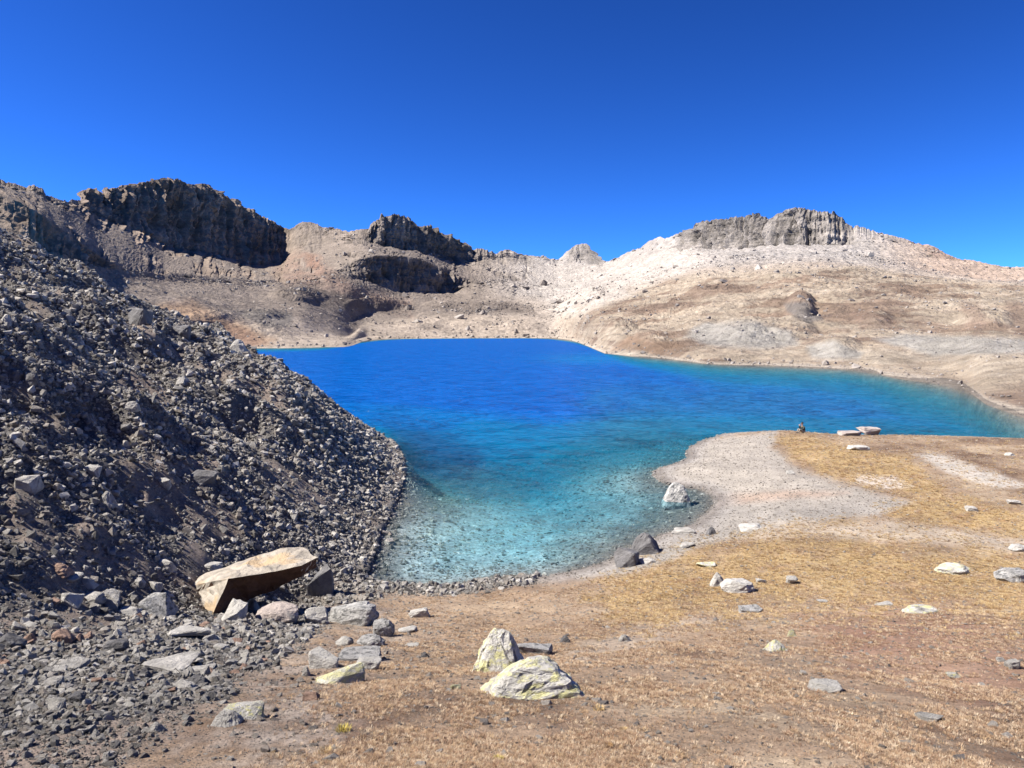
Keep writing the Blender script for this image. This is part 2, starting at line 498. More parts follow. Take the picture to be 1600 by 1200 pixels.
# ------------------------------------------------------------------ far land: benches, taluses, cliffs and skyline
SKY = [(-500, 250), (-200, 262), (-60, 275), (0, 281), (11, 287), (23, 287), (41, 294), (52, 291), (67, 297), (72, 306), (106, 317), (112, 312), (128, 314), (130, 301),
       (141, 294), (153, 295), (164, 303), (167, 292), (180, 294), (200, 287), (216, 287), (237, 281), (259, 277), (281, 279), (291, 286), (305, 289),
       (316, 286), (331, 289), (344, 301), (366, 312), (394, 326), (406, 337), (431, 347), (453, 358), (469, 347), (487, 347), (500, 352), (506, 356),
       (528, 358), (544, 363), (550, 361), (576, 356), (580, 349), (592, 341), (595, 333), (600, 339), (616, 334), (625, 338), (637, 339), (647, 346),
       (659, 353), (672, 351), (687, 358), (700, 366), (716, 372), (728, 380), (739, 389), (751, 389), (762, 392), (775, 398), (780, 393), (794, 389),
       (806, 395), (828, 399), (844, 402), (862, 405), (872, 407), (887, 392), (900, 382), (915, 380), (922, 387), (930, 397), (942, 406), (947, 410),
       (965, 404), (980, 395), (1000, 388), (1012, 379), (1032, 371), (1040, 374), (1052, 369), (1065, 361), (1092, 344), (1120, 341), (1150, 338),
       (1162, 336), (1178, 331), (1190, 338), (1201, 345), (1208, 335), (1219, 327), (1253, 323), (1275, 328), (1294, 330), (1306, 331), (1319, 341),
       (1328, 352), (1347, 356), (1369, 364), (1397, 370), (1428, 379), (1441, 383), (1459, 388), (1491, 405), (1519, 409), (1547, 414), (1569, 420),
       (1600, 419), (1700, 422), (2200, 440)]
SHORE_FAR = [(-500, 541), (390, 545), (430, 544), (500, 543), (538, 542), (545, 541), (553, 539), (560, 536), (567, 533.5), (578, 531), (620, 529.5), (700, 528.5), (845, 528.2), (868, 528.6), (882, 530), (895, 532.5), (908, 537),
             (922, 543), (936, 549), (945, 553), (1025, 560), (1075, 565), (1100, 569), (1288, 575), (1366, 580), (1380, 588), (1400, 591.5), (1428, 595.5), (1480, 600), (1500, 605), (1518, 616),
             (1540, 633), (1600, 653), (1700, 668), (2200, 676)]
# px: E(py,y) F(py,y) G(py,y) y of skyline  -- lower cliff foot, lower cliff top, upper cliff foot
TAB = {
 -500: (470, 200, 400, 230, 290, 380, 470), -100: (375, 310, 300, 340, 285, 460, 560), 0: (358, 340, 301, 372, 291, 480, 577), 60: (385, 380, 333, 408, 312, 520, 620), 106: (402, 420, 366, 440, 335, 560, 665),
 128: (408, 440, 380, 455, 320, 760, 820), 156: (418, 470, 400, 482, 338, 840, 920), 200: (432, 520, 424, 528, 352, 900, 990), 259: (440, 640, 430, 680, 385, 1000, 1100),
 297: (442, 700, 430, 750, 389, 1060, 1170), 344: (445, 760, 435, 820, 397, 1150, 1260), 406: (448, 840, 440, 920, 413, 1250, 1370), 440: (448, 860, 438, 960, 410, 1300, 1400),
 456: (447, 880, 436, 980, 392, 1330, 1410), 475: (446, 900, 432, 1000, 384, 1300, 1390), 530: (440, 960, 418, 1030, 377, 1260, 1340), 566: (434, 1020, 404, 1050, 373, 1205, 1250),
 580: (437, 1040, 401, 1065, 376, 1215, 1255), 600: (446, 1060, 400, 1090, 383, 1235, 1270), 631: (454, 1090, 400, 1125, 390, 1265, 1310), 660: (454, 1120, 405, 1160, 391, 1305, 1350),
 681: (456, 1150, 417, 1185, 400, 1345, 1390), 709: (456, 1180, 429, 1215, 407, 1390, 1435), 728: (449, 1200, 438, 1235, 412, 1415, 1465), 750: (450, 1190, 437, 1250, 406, 1440, 1475),
 775: (452, 1180, 435, 1270, 408, 1455, 1480), 794: (454, 1180, 437, 1275, 405, 1460, 1485), 830: (456, 1180, 440, 1280, 408, 1465, 1490), 870: (462, 1150, 445, 1260, 420, 1420, 1500),
 890: (455, 1150, 438, 1260, 408, 1440, 1510), 915: (447, 1150, 430, 1270, 404, 1450, 1510), 947: (442, 1100, 430, 1210, 418, 1350, 1420), 1000: (430, 1000, 415, 1100, 396, 1230, 1280),
 1040: (420, 930, 405, 1020, 388, 1130, 1170), 1065: (412, 890, 400, 970, 388, 1085, 1112), 1092: (408, 850, 397, 930, 389, 1025, 1055), 1150: (405, 800, 396, 870, 389, 950, 985),
 1200: (402, 770, 393, 830, 383, 905, 950), 1253: (400, 750, 391, 800, 381, 862, 900), 1306: (400, 730, 392, 780, 383, 845, 888), 1328: (402, 720, 393, 770, 382, 840, 880),
 1347: (405, 710, 395, 760, 378, 830, 880), 1400: (412, 690, 402, 740, 386, 800, 860), 1460: (425, 660, 415, 710, 402, 760, 830), 1547: (440, 600, 432, 640, 422, 690, 740),
 1600: (445, 560, 437, 600, 428, 650, 700), 2200: (470, 450, 460, 500, 450, 550, 600)}
# px: B(py,y) C(py,y) D(py,y)  -- back of the beach, low knolls, foot of the talus
TAB2 = {
 -500: (535, 150, 520, 165, 500, 180), 0: (532, 230, 500, 270, 420, 315), 128: (535, 260, 500, 320, 440, 400), 200: (536, 300, 505, 350, 452, 450), 300: (536, 380, 508, 410, 470, 500), 400: (536, 405, 514, 470, 482, 600),
 475: (534, 430, 517, 510, 482, 660), 530: (534, 445, 526, 600, 498, 740), 552: (534, 455, 528.5, 670, 508, 790), 560: (527, 735, 508, 800, 490, 900), 620: (524, 800, 504, 880, 486, 980), 700: (523, 845, 500, 930, 482, 1020), 840: (523, 870, 502, 940, 486, 1030),
 870: (523, 890, 505, 945, 488, 1020), 890: (524, 800, 497, 850, 482, 960), 922: (531, 450, 495, 620, 470, 900), 945: (541, 340, 505, 500, 465, 850), 1025: (549, 270, 502, 450, 450, 750),
 1100: (560, 215, 500, 400, 440, 650), 1200: (562, 208, 500, 370, 435, 600), 1288: (563, 203, 497, 350, 430, 560), 1372: (569, 182, 500, 320, 435, 540), 1440: (573, 178, 505, 300, 440, 520),
 1495: (587, 150, 510, 280, 445, 500), 1540: (605, 115, 515, 260, 450, 480), 1600: (618, 98, 520, 240, 455, 460), 2200: (650, 95, 530, 200, 480, 380)}

pxs = np.concatenate([np.arange(-480, -60, 12), np.arange(-60, 1660, 1.5), np.arange(1660, 2080, 12)])
def tab(T, k, sm=True):
    xs = sorted(T)
    v = np.interp(np.arange(-500, 2200, 1.5), xs, [T[x][k] for x in xs])
    if sm: v = box(box(v, 13), 13)
    return np.interp(pxs, np.arange(-500, 2200, 1.5), v)
def lin(P): return np.interp(pxs, [p[0] for p in P], [p[1] for p in P])

shore_py = lin(SHORE_FAR)
shore_py = shore_py + np.clip((shore_py - 522) / 40, 0.02, 1) * (2.4 * noise2(pxs * 0.012, pxs * 0, 5) + 0.6 * noise2(pxs * 0.035, pxs * 0, 6))
jag = sstep(100, 135, pxs) * sstep(460, 350, pxs) + 1.3 * sstep(570, 590, pxs) * sstep(850, 740, pxs) + 1.9 * sstep(1060, 1090, pxs) * sstep(1400, 1310, pxs) + 0.4 + 0.5 * sstep(600, 540, pxs)
sky_py = lin(SKY) + jag * (2.0 * noise2(pxs * 0.16, pxs * 0, 7) + 1.6 * noise2(pxs * 0.4, pxs * 0, 8))
wx, wy = on_level(pxs, shore_py)
curves = []                                  # each (x, y, z) arrays over the columns
curves.append((wx * 0.80, wy * 0.80, -9 + 0 * wx))
curves.append((wx * 0.97, wy * 0.97, -0.9 + 0 * wx))
curves.append((wx, wy, 0 * wx))
ymin = wy * 1.02
for k in (0, 2, 4):
    yy = np.maximum(tab(TAB2, k + 1), ymin)
    curves.append(at_depth(pxs, tab(TAB2, k), yy))
    ymin = yy * 1.015
for k in (0, 2, 4):
    yy = np.maximum(tab(TAB, k + 1), ymin)
    curves.append(at_depth(pxs, tab(TAB, k), yy))
    ymin = yy * 1.01
yy = np.maximum(tab(TAB, 6), ymin)
curves.append(at_depth(pxs, sky_py, yy))
bx_, by_, bz_ = curves[-1]
curves.append((bx_ * 1.04, by_ * 1.04, bz_ - 22))
curves.append((bx_ * 1.4, by_ * 1.4, bz_ - 170))
NSEG = [3, 3, 28, 80, 85, 60, 75, 50, 110, 6, 4]
rows, seg = [], []
for i, n_ in enumerate(NSEG):
    for j in range(n_):
        t = j / n_
        a, b = curves[i], curves[i + 1]
        rows.append([a[q] * (1 - t) + b[q] * t for q in range(3)])
        seg.append(i + t)
rows.append(list(curves[-1]))
seg.append(len(NSEG))
P = np.array(rows)                           # (rows, 3, cols)
seg = np.array(seg)
FX, FY, FZ = P[:, 0], P[:, 1], P[:, 2]
SEG = seg[:, None] + 0 * FX
PXC = pxs[None, :] + 0 * FX
zs = box(box(FZ, 9), 9)
soft = (sstep(2.3, 3.2, SEG) * sstep(6.0, 5.6, SEG))
FZ = FZ * (1 - soft) + zs * soft
FPX0, FPY0 = project(FX, FY, FZ)
# weights of the kinds of ground
ncol = fbm2(PXC / 16, PXC * 0, 4, 106) - 0.25 + 0.5 * fbm2(PXC / 20, SEG * 5, 3, 107)
upper = sstep(7.92 + 0.85 * ncol, 8.10 + 0.85 * ncol, SEG) * sstep(9.3, 9.0, SEG)
lower = sstep(5.95 + 0.4 * ncol, 6.1 + 0.4 * ncol, SEG) * sstep(7.05, 6.95, SEG)
cl_left = sstep(118, 132, PXC) * sstep(470, 440, PXC)
cl_mid = sstep(555, 580, PXC) * sstep(765, 735, PXC)
cl_right = sstep(1050, 1070, PXC) * sstep(1345, 1322, PXC)
cl_nub = sstep(880, 895, PXC) * sstep(946, 936, PXC) * 0.7 + sstep(770, 780, PXC) * sstep(840, 820, PXC) * 0.5 + sstep(462, 470, PXC) * sstep(510, 500, PXC) * 0.4
UP = upper * np.clip(cl_left + cl_mid + cl_right + cl_nub, 0, 1)
LO = lower * np.clip(sstep(545, 575, PXC) * sstep(745, 720, PXC) + sstep(200, 160, PXC), 0, 1)
RIB = sstep(5.6, 6.4, SEG) * sstep(9.3, 9.0, SEG) * sstep(860, 800, PXC) * sstep(0.04, 0.22, fbm2(PXC / 34 + 0.8 * SEG, SEG * 1.6, 4, 108) + 0.35 * fbm2(PXC / 9, SEG * 6, 3, 109) - 0.02)
RIB = RIB + sstep(7.3, 8.0, SEG) * sstep(9.3, 9.0, SEG) * sstep(1000, 1060, PXC) * sstep(0.22, 0.4, fbm2(PXC / 24, SEG * 2.2, 4, 110))
CL = np.clip(np.maximum(UP + LO, 0.75 * RIB), 0, 1)
# bulk relief
hum = sstep(2.3, 3.3, SEG) * sstep(6.2, 5.2, SEG) * (1 - 0.8 * sstep(450, 500, PXC) * sstep(640, 600, PXC) * sstep(4.6, 4.0, SEG))
sc_d = np.clip(FY / 500, 0.25, 0.8)
r1 = fbm2(FX / 70, FY / 95, 4, 101)
r2 = fbm2(FX / 26, FY / 40, 4, 102, ridged=True)
r3 = fbm2(FX / 9, FY / 14, 4, 103, ridged=True)
r4 = fbm2(FX / 3.5, FY / 6, 3, 105)
FZ = FZ + hum * sc_d * (4.2 * r1 + (2.0 + 1.5 * sstep(860, 940, PXC)) * r2 + 0.8 * r3 * sstep(760, 500, FY) + (0.7 + 0.6 * sstep(860, 940, PXC)) * r4)
tal = sstep(5.2, 6.2, SEG) * (1 - CL) * sstep(10, 9, SEG)
g1 = fbm2(PXC / 26 + 0.6 * SEG, SEG * 0.9, 4, 104)
tal = tal * (1 - 0.55 * sstep(6.6, 7.2, SEG) * sstep(700, 560, PXC))
FZ = FZ + tal * (3.0 * g1 + 1.6 * r2 * 0.6 + 1.3 * r3 + 1.3 * r4)
# knolls, outcrops and hummocks traced from the photograph: px, py, half width px, half height px, height m
KN = [(1165, 524, 70, 22, 7), (1235, 520, 50, 18, 5), (1310, 545, 45, 18, 4), (1250, 487, 30, 26, 12), (1365, 505, 40, 14, 7), (1480, 545, 120, 10, 4), (1000, 540, 60, 18, 5),
      (1540, 505, 60, 20, 7), (960, 515, 40, 16, 8), (470, 465, 60, 14, 12), (590, 478, 60, 14, 12), (760, 481, 70, 9, 11), (690, 478, 40, 8, 8), (415, 497, 40, 12, 9),
      (330, 500, 60, 14, 6), (420, 520, 60, 12, 4), (810, 512, 60, 8, 5), (660, 512, 50, 7, 5), (740, 505, 40, 6, 5), (1100, 460, 80, 10, 9), (1230, 440, 90, 9, 8), (1345, 428, 60, 8, 7)]
OUT = np.zeros_like(FZ)
for (kx, ky, kw, kh, hh) in KN:
    q = ((FPX0 - kx) / kw) ** 2 + ((FPY0 - ky) / kh) ** 2
    q = q + 0.5 * r2
    bump = sstep(1.15, 0.0, q)
    kd = FY[np.unravel_index(np.argmin((FPX0 - kx) ** 2 + (FPY0 - ky) ** 2), FY.shape)]
    FZ = FZ + min(hh * 0.75, kh * 0.62 * kd / F) * bump * (1 + 0.5 * r3 + 0.3 * r2)
    OUT = np.maximum(OUT, sstep(1.2, 0.6, q))
# cliffs: buttresses, gullies and ledges pushed out towards the valley
gx, gy = FX - np.roll(FX, 1, 1), FY - np.roll(FY, 1, 1)
ln = np.hypot(gx, gy) + 1e-6
ox, oy = gy / ln, -gx / ln                     # horizontal normal towards the camera side
arc = np.cumsum(ln, 1)
arc = arc[np.argmin(np.abs(seg - 8.5))][None, :] + 0 * arc     # one measure along the wall, so that joints run upright
but = fbm3(arc / 22, SEG * 1.2, FZ / 90, 5, 111, 0.55, True)
crk = -fbm3(arc / 15.0, SEG * 0.4, FZ / 110, 4, 112, 0.6, True)
led = fbm3(arc / 60, FZ / 9, FZ * 0, 3, 113, 0.6)
push = CL * np.clip(FY / 900, 0.2, 1.2) * (11.0 * (but - 0.25) + (9.0 + 4.0 * sstep(1000, 1060, PXC)) * crk + 1.8 * led)
rgh = fbm3(FX / 24, FY / 24, FZ / 15, 5, 114, 0.55, True)
push = push + CL * np.clip(FY / 900, 0.2, 1.2) * 4.5 * (rgh - 0.2)
env = np.where(SEG > 8, 1.0, np.maximum(np.sin(np.clip(SEG - 6, 0, 1) * math.pi) ** 0.5, 0.7))
push = push * np.where(CL > 0, env, 0)
FX, FY = FX + ox * push, FY + oy * push
FZ = FZ + CL * env * np.clip(FY / 900, 0.2, 1.2) * (2.6 * crk * (1 - sstep(8.8, 9.0, SEG) * 0.6) + 1.0 * led)
FX, FY, FZ = [np.where(SEG >= 9.5, v0, v) for v, v0 in ((FX, P[:, 0]), (FY, P[:, 1]), (FZ, P[:, 2]))]
FPX, FPY = project(FX, FY, FZ)

# ---- albedo
m1 = fbm2(FX / 60, FY / 80, 4, 121)
m2 = fbm2(FX / 15, FY / 24, 4, 122)
m3 = fbm2(FX / 5, FY / 8, 3, 123)
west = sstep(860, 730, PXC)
led2 = fbm2(FX / 70, FZ / 3.2, 4, 124)
led3 = fbm2(FX / 22, FZ / 1.6, 3, 125)
fc = np.zeros(FX.shape + (3,)) + np.array([0.35, 0.30, 0.25])
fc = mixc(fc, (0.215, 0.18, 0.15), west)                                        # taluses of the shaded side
east_t = sstep(5.3, 6.0, SEG) * (1 - west)
fc = mixc(fc, (0.315, 0.288, 0.26), east_t * sstep(1500, 1330, PXC))
fc = mixc(fc, (0.26, 0.24, 0.22), east_t * sstep(0.0, 0.3, m1 + 0.4 * m2 + 0.6 * led2) * 0.75 * sstep(1090, 1150, PXC))
fc = mixc(fc, (0.29, 0.26, 0.235), east_t * sstep(0.1, 0.4, g1 + 0.5 * m2) * 0.6)
fc = mixc(fc, (0.32, 0.25, 0.20), east_t * sstep(1340, 1480, PXC))
bench = sstep(2.2, 2.6, SEG) * sstep(5.6, 4.9, SEG)
fc = mixc(fc, (0.32, 0.265, 0.20), bench * sstep(860, 940, PXC))
fc = mixc(fc, (0.175, 0.12, 0.086), bench * sstep(-0.06, 0.22, m1 + 0.5 * m2) * 0.75 * sstep(860, 940, PXC))
fc = mixc(fc, (0.215, 0.165, 0.122), bench * sstep(0.1, 0.4, -m1 + 0.7 * m2 + 0.3 * m3) * 0.6 * sstep(860, 940, PXC))
fc = mixc(fc, (0.135, 0.098, 0.074), bench * sstep(0.02, 0.26, 0.6 * led2 + 0.6 * m1 + 0.6 * m3) * 0.8 * sstep(860, 940, PXC))
fc = mixc(fc, (0.36, 0.31, 0.245), bench * sstep(0.12, 0.35, -0.5 * led2 - 0.6 * m1 + 0.6 * m3) * 0.6 * sstep(860, 940, PXC))
fc = mixc(fc, (0.34, 0.285, 0.23), bench * sstep(860, 800, PXC) * sstep(4.6, 4.0, SEG))
fc = mixc(fc, (0.31, 0.21, 0.135), poly_mask(FPX, FPY, [(230, 480), (300, 470), (430, 530), (400, 545), (330, 530)], 10, 131, 14) * 0.8)
fc = mixc(fc, (0.20, 0.125, 0.09), poly_mask(FPX, FPY, [(310, 500), (360, 505), (420, 535), (395, 545), (350, 530)], 8, 132, 14) * 0.7)
fc = mixc(fc, (0.37, 0.335, 0.295), poly_mask(FPX, FPY, [(868, 492), (835, 455), (815, 415), (860, 408), (905, 412), (950, 412), (1050, 385), (1130, 402), (1010, 448), (905, 494)], 10, 147, 16) * 0.85 * (1 - 0.5 * sstep(0.1, 0.4, g1 + 0.4 * m2)))
rust = np.maximum.reduce([poly_mask(FPX, FPY, [(430, 400), (470, 390), (520, 420), (560, 450), (640, 470), (645, 495), (560, 480), (470, 455), (430, 430)], 10, 133, 16),
                          poly_mask(FPX, FPY, [(1435, 380), (1460, 386), (1500, 405), (1460, 402)], 5, 134, 6)])
fc = mixc(fc, (0.225, 0.155, 0.12), rust * (0.55 + 0.35 * sstep(-0.1, 0.3, m2)))
fc = mixc(fc, (0.26, 0.155, 0.11), poly_mask(FPX, FPY, [(480, 395), (500, 400), (505, 425), (485, 415)], 6, 135, 10) * 0.6)
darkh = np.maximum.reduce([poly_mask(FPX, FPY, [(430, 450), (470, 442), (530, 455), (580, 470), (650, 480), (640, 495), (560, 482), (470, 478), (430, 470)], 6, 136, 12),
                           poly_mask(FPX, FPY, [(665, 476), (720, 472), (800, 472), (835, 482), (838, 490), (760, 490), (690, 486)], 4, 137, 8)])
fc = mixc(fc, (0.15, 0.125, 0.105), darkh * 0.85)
gran = np.maximum.reduce([poly_mask(FPX, FPY, [(1065, 525), (1100, 505), (1180, 500), (1230, 515), (1250, 535), (1200, 545), (1110, 540)], 6, 138, 16),
                          poly_mask(FPX, FPY, [(1255, 540), (1300, 530), (1350, 552), (1340, 562), (1270, 560)], 5, 139, 12),
                          poly_mask(FPX, FPY, [(1360, 530), (1420, 522), (1600, 530), (1620, 552), (1460, 556)], 5, 140, 12)])
fc = mixc(fc, (0.27, 0.26, 0.235), gran * 0.8)
outc = np.maximum.reduce([poly_mask(FPX, FPY, [(1222, 475), (1262, 470), (1285, 500), (1262, 505), (1230, 488)], 4, 141, 8),
                          poly_mask(FPX, FPY, [(370, 485), (400, 482), (455, 490), (458, 510), (420, 512), (385, 498)], 4, 142, 8)])
fc = mixc(fc, (0.13, 0.12, 0.11), outc * 0.8)
fc = mixc(fc, (0.185, 0.13, 0.098), poly_mask(FPX, FPY, [(1320, 480), (1400, 500), (1415, 515), (1350, 512)], 6, 143, 14) * 0.6)
fc = mixc(fc, (0.19, 0.138, 0.105), poly_mask(FPX, FPY, [(1500, 470), (1530, 475), (1545, 520), (1520, 525)], 8, 144, 16) * 0.7)
fc = mixc(fc, (0.17, 0.12, 0.09), poly_mask(FPX, FPY, [(1570, 470), (1640, 470), (1640, 530), (1585, 525)], 8, 145, 16) * 0.7)
fc = mixc(fc, (0.19, 0.128, 0.085), poly_mask(FPX, FPY, [(950, 552), (985, 525), (1050, 530), (1080, 545), (1020, 553)], 6, 146, 14) * 0.65)
rock_l = np.array([0.25, 0.195, 0.15])
rock_m = np.array([0.20, 0.17, 0.145])
rock_r = np.array([0.27, 0.243, 0.215])
rk = rock_l * sstep(480, 440, PXC)[..., None] + rock_m * (sstep(440, 480, PXC) * sstep(900, 860, PXC))[..., None] + rock_r * sstep(860, 900, PXC)[..., None]
rk = rk * (1 + 0.45 * led + 0.5 * crk)[..., None]
clm = np.clip(CL + upper * 0.0, 0, 1)[..., None]
fc = fc * (1 - clm) + rk * clm
fc = fc * (1 + 0.40 * m3 + 0.22 * m2 + 0.18 * led3)[..., None]
# pale dry margin along the far water
fc = mixc(fc, (0.40, 0.345, 0.27), sstep(2.5, 2.1, SEG) * 0.8)
fc = mixc(fc, (0.12, 0.105, 0.09), (FZ < 0.12) * 0.7)
fc = np.clip(fc, 0.03, 0.8)
fverts = np.stack([FX, FY, FZ], -1).reshape(-1, 3)
fpaint = fc.reshape(-1, 3)
nr, nc = FX.shape
fseg = (SEG[:-1, :-1] + SEG[1:, 1:]) / 2
fpx = (PXC[:-1, :-1] + PXC[1:, 1:]) / 2
hill = fseg > 5.0
parts_ = [('shore_land', ~hill, 'low tan benches and granite knolls along the far and right shore'),
          ('mountain', hill & (fpx < 456), 'dark cliffed mountain above grey talus on the left'),
          ('mountain', hill & (fpx >= 456) & (fpx < 760), 'jagged black crag with a second dark cliff band below it'),
          ('mountain', hill & (fpx >= 760) & (fpx < 948), 'low saddle with a small pointed peak at the head of the valley'),
          ('mountain', hill & (fpx >= 948), 'broad pale mountain crowned by grey cliffs on the right')]
for nm, mk, lb in parts_:
    tag(mesh_from(nm, fverts, grid_faces(nr, nc, mk), M['far'], {'paint': fpaint}, smooth=False), lb, kind='structure')

# ------------------------------------------------------------------ the lake
waz = np.radians(np.linspace(-60, 60, 420))
wr = np.geomspace(9, 1500, 330)
WA, WR = np.meshgrid(waz, wr)
LX, LY = WR * np.sin(WA), WR * np.cos(WA)
lz, ls, lt = height(LX.ravel(), LY.ravel(), True)
lz, ls, lt = [v.reshape(LX.shape) for v in (lz, ls, lt)]
lpx, lpy = project(LX, LY, 0 * LX)
far_y = np.interp(lpx, pxs, box(box(wy, 61), 31))
dfar = np.maximum(far_y - LY, 0)
dep_near = np.where(LY < 118, np.maximum(-lz, 0), 14)
dep_far = dfar * np.where(lpx > 870, 0.05, 0.10) + 0.0008 * dfar ** 2
depth = np.minimum(dep_near + sstep(40, 110, LY) * 8, 30)
depth = np.minimum(depth, dep_far + 0.02)
shoal = np.exp(-(((lpx - 925) / 75) ** 2 + ((lpy - 561) / 9) ** 2)) * 0.9
lw = fbm2(LX / 30, LY / 45, 3, 151)
lw2 = fbm2(LX / 7, LY / 12, 3, 152)
deepc = np.array([0.0, 0.078, 0.33])
midc = np.array([0.0, 0.115, 0.31])
tealc = np.array([0.003, 0.130, 0.29])
shalc = np.array([0.12, 0.42, 0.45])
q = depth + 0.8 * lw
body = np.zeros(LX.shape + (3,)) + deepc
tm = sstep(11.5, 5.0, q)
body = mixc(body, midc, tm)
body = mixc(body, tealc, sstep(5.0, 2.2, q))
body = mixc(body, (0.012, 0.105, 0.20), poly_mask(lpx, lpy, [(930, 620), (1200, 590), (1600, 610), (1700, 690), (1300, 670), (1090, 680), (1030, 760), (960, 850), (900, 890), (850, 840), (930, 720)], 60, 153, 60) * 0.7)
body = mixc(body, midc * 1.1, shoal * 0.8)
body = mixc(body, (0.003, 0.055, 0.18), poly_mask(lpx, lpy, [(610, 655), (680, 668), (750, 705), (765, 735), (730, 752), (670, 765), (632, 790), (625, 740)], 25, 154, 24) * 0.8)
Kext = np.array([0.52, 0.14, 0.05])
pathl = depth[..., None] * 1.25
trans = np.exp(-(Kext * 1.0 + 0.16) * pathl)
trans = np.where((depth > 7)[..., None], 0, trans)
body = mixc(body, (0.07, 0.27, 0.36), poly_mask(lpx, lpy, [(600, 830), (640, 785), (720, 755), (800, 780), (870, 830), (830, 875), (740, 895), (630, 880)], 45, 155, 40) * 0.85)
body = body * (1 - trans)
wv = np.stack([LX, LY, 0 * LX], -1).reshape(-1, 3)
m, n, l, out = new_mat('lake_water')
ab = N(n, 'ShaderNodeAttribute', attribute_name='body')
atr = N(n, 'ShaderNodeAttribute', attribute_name='clear')
co = n.new('ShaderNodeTexCoord')
def wave(scale, sx_, sy_, rot, det=4.0, rough=0.55):
    mp = N(n, 'ShaderNodeMapping')
    mp.inputs['Scale'].default_value = (sx_, sy_, 1)
    mp.inputs['Rotation'].default_value = (0, 0, rot)
    l.new(co.outputs['Object'], mp.inputs[0])
    t = N(n, 'ShaderNodeTexNoise', Scale=scale, Detail=det, Roughness=rough)
    l.new(mp.outputs[0], t.inputs['Vector'])
    return t.outputs[0]
def madd(a, b, k):
    x = N(n, 'ShaderNodeMath', operation='MULTIPLY_ADD')
    l.new(b, x.inputs[0])
    x.inputs[1].default_value = k
    l.new(a, x.inputs[2])
    return x.outputs[0]
h1 = wave(2.6, 0.55, 1.0, 0.25)
h2 = wave(0.5, 0.45, 1.0, 0.15, 3.0)
h3 = wave(0.11, 0.35, 1.0, 0.1, 2.0)
hh = madd(madd(h1, h2, 6.0), h3, 12.0)
bp = N(n, 'ShaderNodeBump', Strength=1.0, Distance=0.36)
l.new(hh, bp.inputs['Height'])
df = N(n, 'ShaderNodeBsdfDiffuse')
l.new(bp.outputs[0], df.inputs['Normal'])
l.new(ab.outputs['Color'], df.inputs['Color'])
tr = N(n, 'ShaderNodeBsdfTransparent')
l.new(atr.outputs['Color'], tr.inputs['Color'])
ads = n.new('ShaderNodeAddShader')
l.new(df.outputs[0], ads.inputs[0])
l.new(tr.outputs[0], ads.inputs[1])
gl = N(n, 'ShaderNodeBsdfGlossy', Roughness=0.12)
l.new(bp.outputs[0], gl.inputs['Normal'])
fr = N(n, 'ShaderNodeFresnel', IOR=1.33)
l.new(bp.outputs[0], fr.inputs['Normal'])
fm = N(n, 'ShaderNodeMath', operation='MULTIPLY')
l.new(fr.outputs[0], fm.inputs[0])
fm.inputs[1].default_value = 0.36
mx = n.new('ShaderNodeMixShader')
l.new(fm.outputs[0], mx.inputs[0])
l.new(ads.outputs[0], mx.inputs[1])
l.new(gl.outputs[0], mx.inputs[2])
l.new(mx.outputs[0], out.inputs[0])
M['water'] = m
nr, nc = LX.shape
keep = (ls[:-1, :-1] < 4) | (ls[1:, 1:] < 4)
keep &= LY[:-1, :-1] < np.interp(lpx[:-1, :-1], pxs, wy) * 1.12 + 6
tag(mesh_from('lake_water', wv, grid_faces(nr, nc, keep), M['water'], {'body': body.reshape(-1, 3), 'clear': trans.reshape(-1, 3)}), 'deep blue mountain lake turning turquoise in the shallows', kind='structure')

